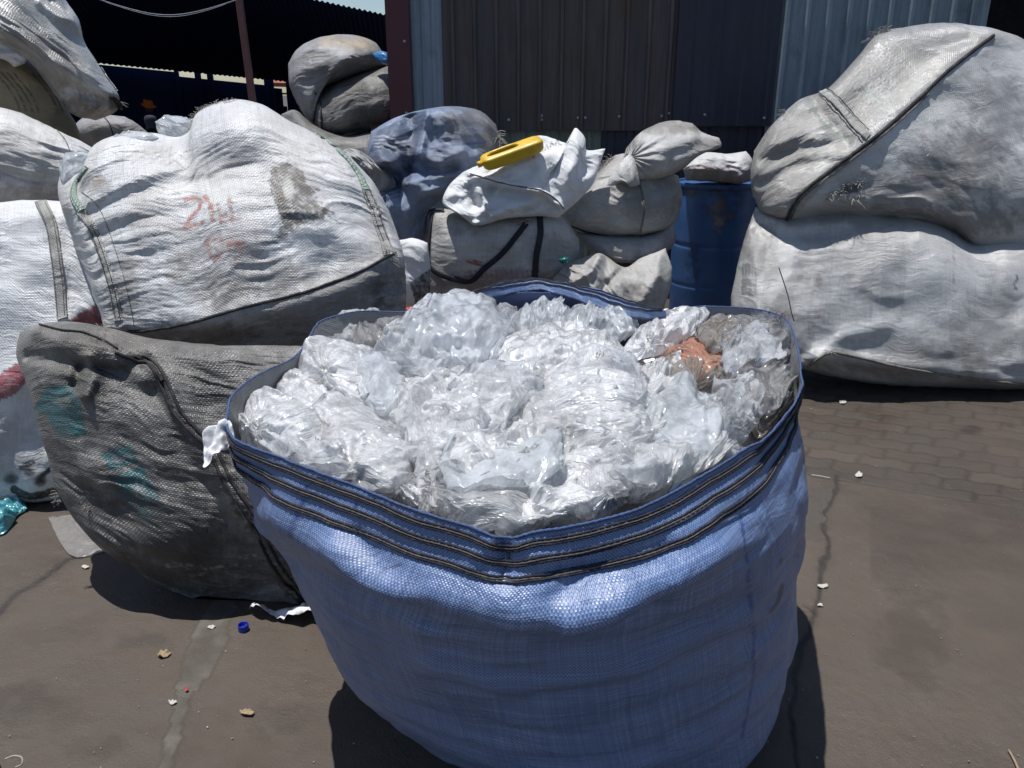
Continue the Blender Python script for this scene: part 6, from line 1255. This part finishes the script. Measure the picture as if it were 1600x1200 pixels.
scrap('paper_sheet', [(390, 956), (412, 950), (432, 955), (455, 949), (478, 952), (497, 946), (494, 960), (500, 975), (484, 969), (468, 975), (452, 968), (438, 969), (420, 960), (404, 963)], M_paper, 'torn white paper lying between the sooty sack and the blue sack', 'paper', .012, .035, 34)
scrap('film_sheet', [(74, 808), (118, 803), (150, 835), (164, 862), (110, 868)], M_film_flat, 'flat square of greyish clear film on the ground beside the sooty sack', 'plastic film', .006, .006, 30)
vf = lambda loop, seed, label: Sack('cyan_film', loop, (0, len(loop) // 4, len(loop) // 2, 3 * len(loop) // 4), 0, .05, M_cyan, label, 'plastic film', None, plane=lambda p: at_z(p, .012), ddir=(0, -.3, 1), nu=70, nv=60, e=(.12, .12), it=30, pull=.012, bend=.05, lump=.025, lumps=.06, seed=seed, wr=((.03, .03, .012),), back=.003, jit=.01)
vf([(-30, 800), (0, 796), (14, 798), (16, 786), (36, 782), (42, 796), (26, 806), (20, 818), (4, 834), (-30, 836)], 171, 'crumpled cyan plastic on the ground at the left edge')
def cap():
    c = at_z((381, 985)); root = empty('bottle_cap', c); tag(root, 'small bright blue bottle cap on the ground left of the blue sack', 'bottle cap')
    m = plain('cap_blue', (.008, .03, .36), .35); n = 48; pr = [(0, .010), (.012, .010), (.0135, .009), (.0138, .004), (.0138, .021), (.0142, .0235), (.0155, .0235), (.016, .021), (.016, .002), (.015, 0), (0, 0)]
    V = []; 
    for k, (r, z) in enumerate(pr):
        for j in range(n): V.append((c[0] + (r + (.0005 * (j % 2) if 5 < k < 9 else 0)) * 1.0 * math.cos(2 * math.pi * j / n), c[1] + r * math.sin(2 * math.pi * j / n), z))
    mesh_obj('cap_body', V, grid_faces(n, len(pr), True)[:, ::-1], m, root)
cap()
scrap('dry_leaf', [(374, 1112), (386, 1110), (398, 1112), (394, 1118), (380, 1117)], M_leaf, 'single tan dry leaf on the bare ground left of the blue sack', 'leaf', .006, .01, 10)
scrap('paper_scrap', [(245, 1024), (256, 1018), (268, 1020), (262, 1026), (250, 1028)], M_leaf, 'curled beige scrap beside the pale cement strip', 'scrap', .006, .012, 10)
chips = [(270, 1098, 6, 'white chip lying on the lower pale cement strip'), (330, 980, 7, 'white chip at the top of the pale cement strip'), (1286, 916, 8, 'silvery crumpled chip on the crack right of the blue sack'), (1343, 742, 7, 'pale chip near the edge of the pavers'),
         (132, 886, 6, 'small pale crumb below the flat clear film'), (1282, 946, 5, 'tiny pale chip just below the silvery one on the crack'), (1317, 628, 6, 'whitish fleck under the edge of the long silvery sack')]
for i, (x, y, r, lb) in enumerate(chips):
    rs = random.Random(i); lp = [(x + r * rs.uniform(.6, 1.3) * math.cos(a), y + r * .55 * rs.uniform(.6, 1.3) * math.sin(a)) for a in np.linspace(math.pi * 1.2, math.pi * 3.2, 8, endpoint=False)]
    scrap('plastic_chip', lp, M_chip, lb, 'litter', .004, .006, 9, seed=i + 3, group='small litter on the ground')
scrap('red_scrap', [(288, 1076), (292, 1074), (295, 1079), (290, 1081)], plain('red_bit', (.35, .03, .03), .5), 'tiny red scrap on the pale cement strip', 'litter', .005, .008, 8, group='small litter on the ground')
def straw(name, pts, r, mat, label, cat='straw'):
    P = at_z(np.array(pts, float), np.array([[r + .004]] * len(pts))); q = spline(P, 14)
    tag(MB().tube(q, r, 6).obj(name, mat, origin=q[7]), label, cat)
straw('drinking_straw', [(1268, 742), (1282, 744), (1297, 747)], .0025, M_chip, 'thin white straw by the right side of the blue sack')
straw('twig', [(1576, 1172), (1584, 1186), (1592, 1204)], .003, M_leaf, 'pale tan twig at the bottom right corner', 'twig')
# grit: far more crumbs than one could count
rs = random.Random(9); g_ = MB()
for k in range(900):
    x, y = rs.uniform(-2.2, 2.8), 1.45 + rs.random()**1.6 * 4.5; r = rs.choice([.0012, .0016, .002, .003]) * rs.uniform(.7, 1.2)
    V = np.array([[1, 0, 0], [-1, 0, 0], [0, 1, 0], [0, -1, 0], [0, 0, 1], [0, 0, -1]], float) * [rs.uniform(.6, 1.6), rs.uniform(.6, 1.4), rs.uniform(.4, .9)] * r
    a = rs.uniform(0, 3); V = np.stack([V[:, 0] * math.cos(a) - V[:, 1] * math.sin(a), V[:, 0] * math.sin(a) + V[:, 1] * math.cos(a), V[:, 2]], 1) + [x, y, .004]
    g_.add(V, [(0, 2, 4), (2, 1, 4), (1, 3, 4), (3, 0, 4), (2, 0, 5), (1, 2, 5), (3, 1, 5), (0, 3, 5)])
tag(g_.obj('grit', plain('grit', (.22, .20, .17), .8, sc_=2, dirt=(.6, .58, .55), amt=1.), smooth=False), 'scattered grit and crumbs on the dirty ground', 'grit', kind='stuff')
# corner of a white shoe at the bottom left
def shoe():
    root = empty('white_shoe', at_z((-10, 1205))); tag(root, 'toe of a white shoe with a pale lace loop at the bottom left corner', 'shoe')
    c = at_z((-2, 1200)); V = []; n = 24
    for k, t in enumerate(np.linspace(0, 1, 14)):
        z = .075 * math.sin(t * math.pi / 2); s_ = math.cos(t * math.pi / 2)**.45
        for j in range(n):
            a = 2 * math.pi * j / n; V.append((c[0] - .02 + .042 * s_ * math.cos(a), c[1] - .09 + .11 * s_ * math.sin(a), z + .004))
    mesh_obj('upper', V, grid_faces(n, 14, True), plain('shoe_white', (.55, .55, .58), .6), root)
    q = spline([at_z((8, 1186), .05), at_z((22, 1181), .055), at_z((34, 1184), .05), at_z((34, 1194), .04), at_z((24, 1199), .03)], 30); MB().tube(q, .0022, 6).obj('lace', plain('lace', (.35, .32, .27), .9), root)
shoe()
# label sheet hanging over the left rim of the blue sack
def lab_plane(p): return at_plane(p, 1.42, .7, 1.)
scrap('paper_label', [(318, 682), (340, 664), (346, 655), (362, 662), (368, 690), (358, 700), (345, 716), (322, 739)], M_paper, 'torn white printed label hanging off the left rim of the blue sack', 'label', plane=lab_plane, curl=.02, nn=36, seed=5)
lt = MB()
for k in range(5):
    P = at_plane(spline([(322 + k * 5, 700 - k * 5), (330 + k * 5, 694 - k * 5), (340 + k * 5, 690 - k * 6)], 10), 1.39, -.3, 1.); lt.tube(P, .0012, 4)
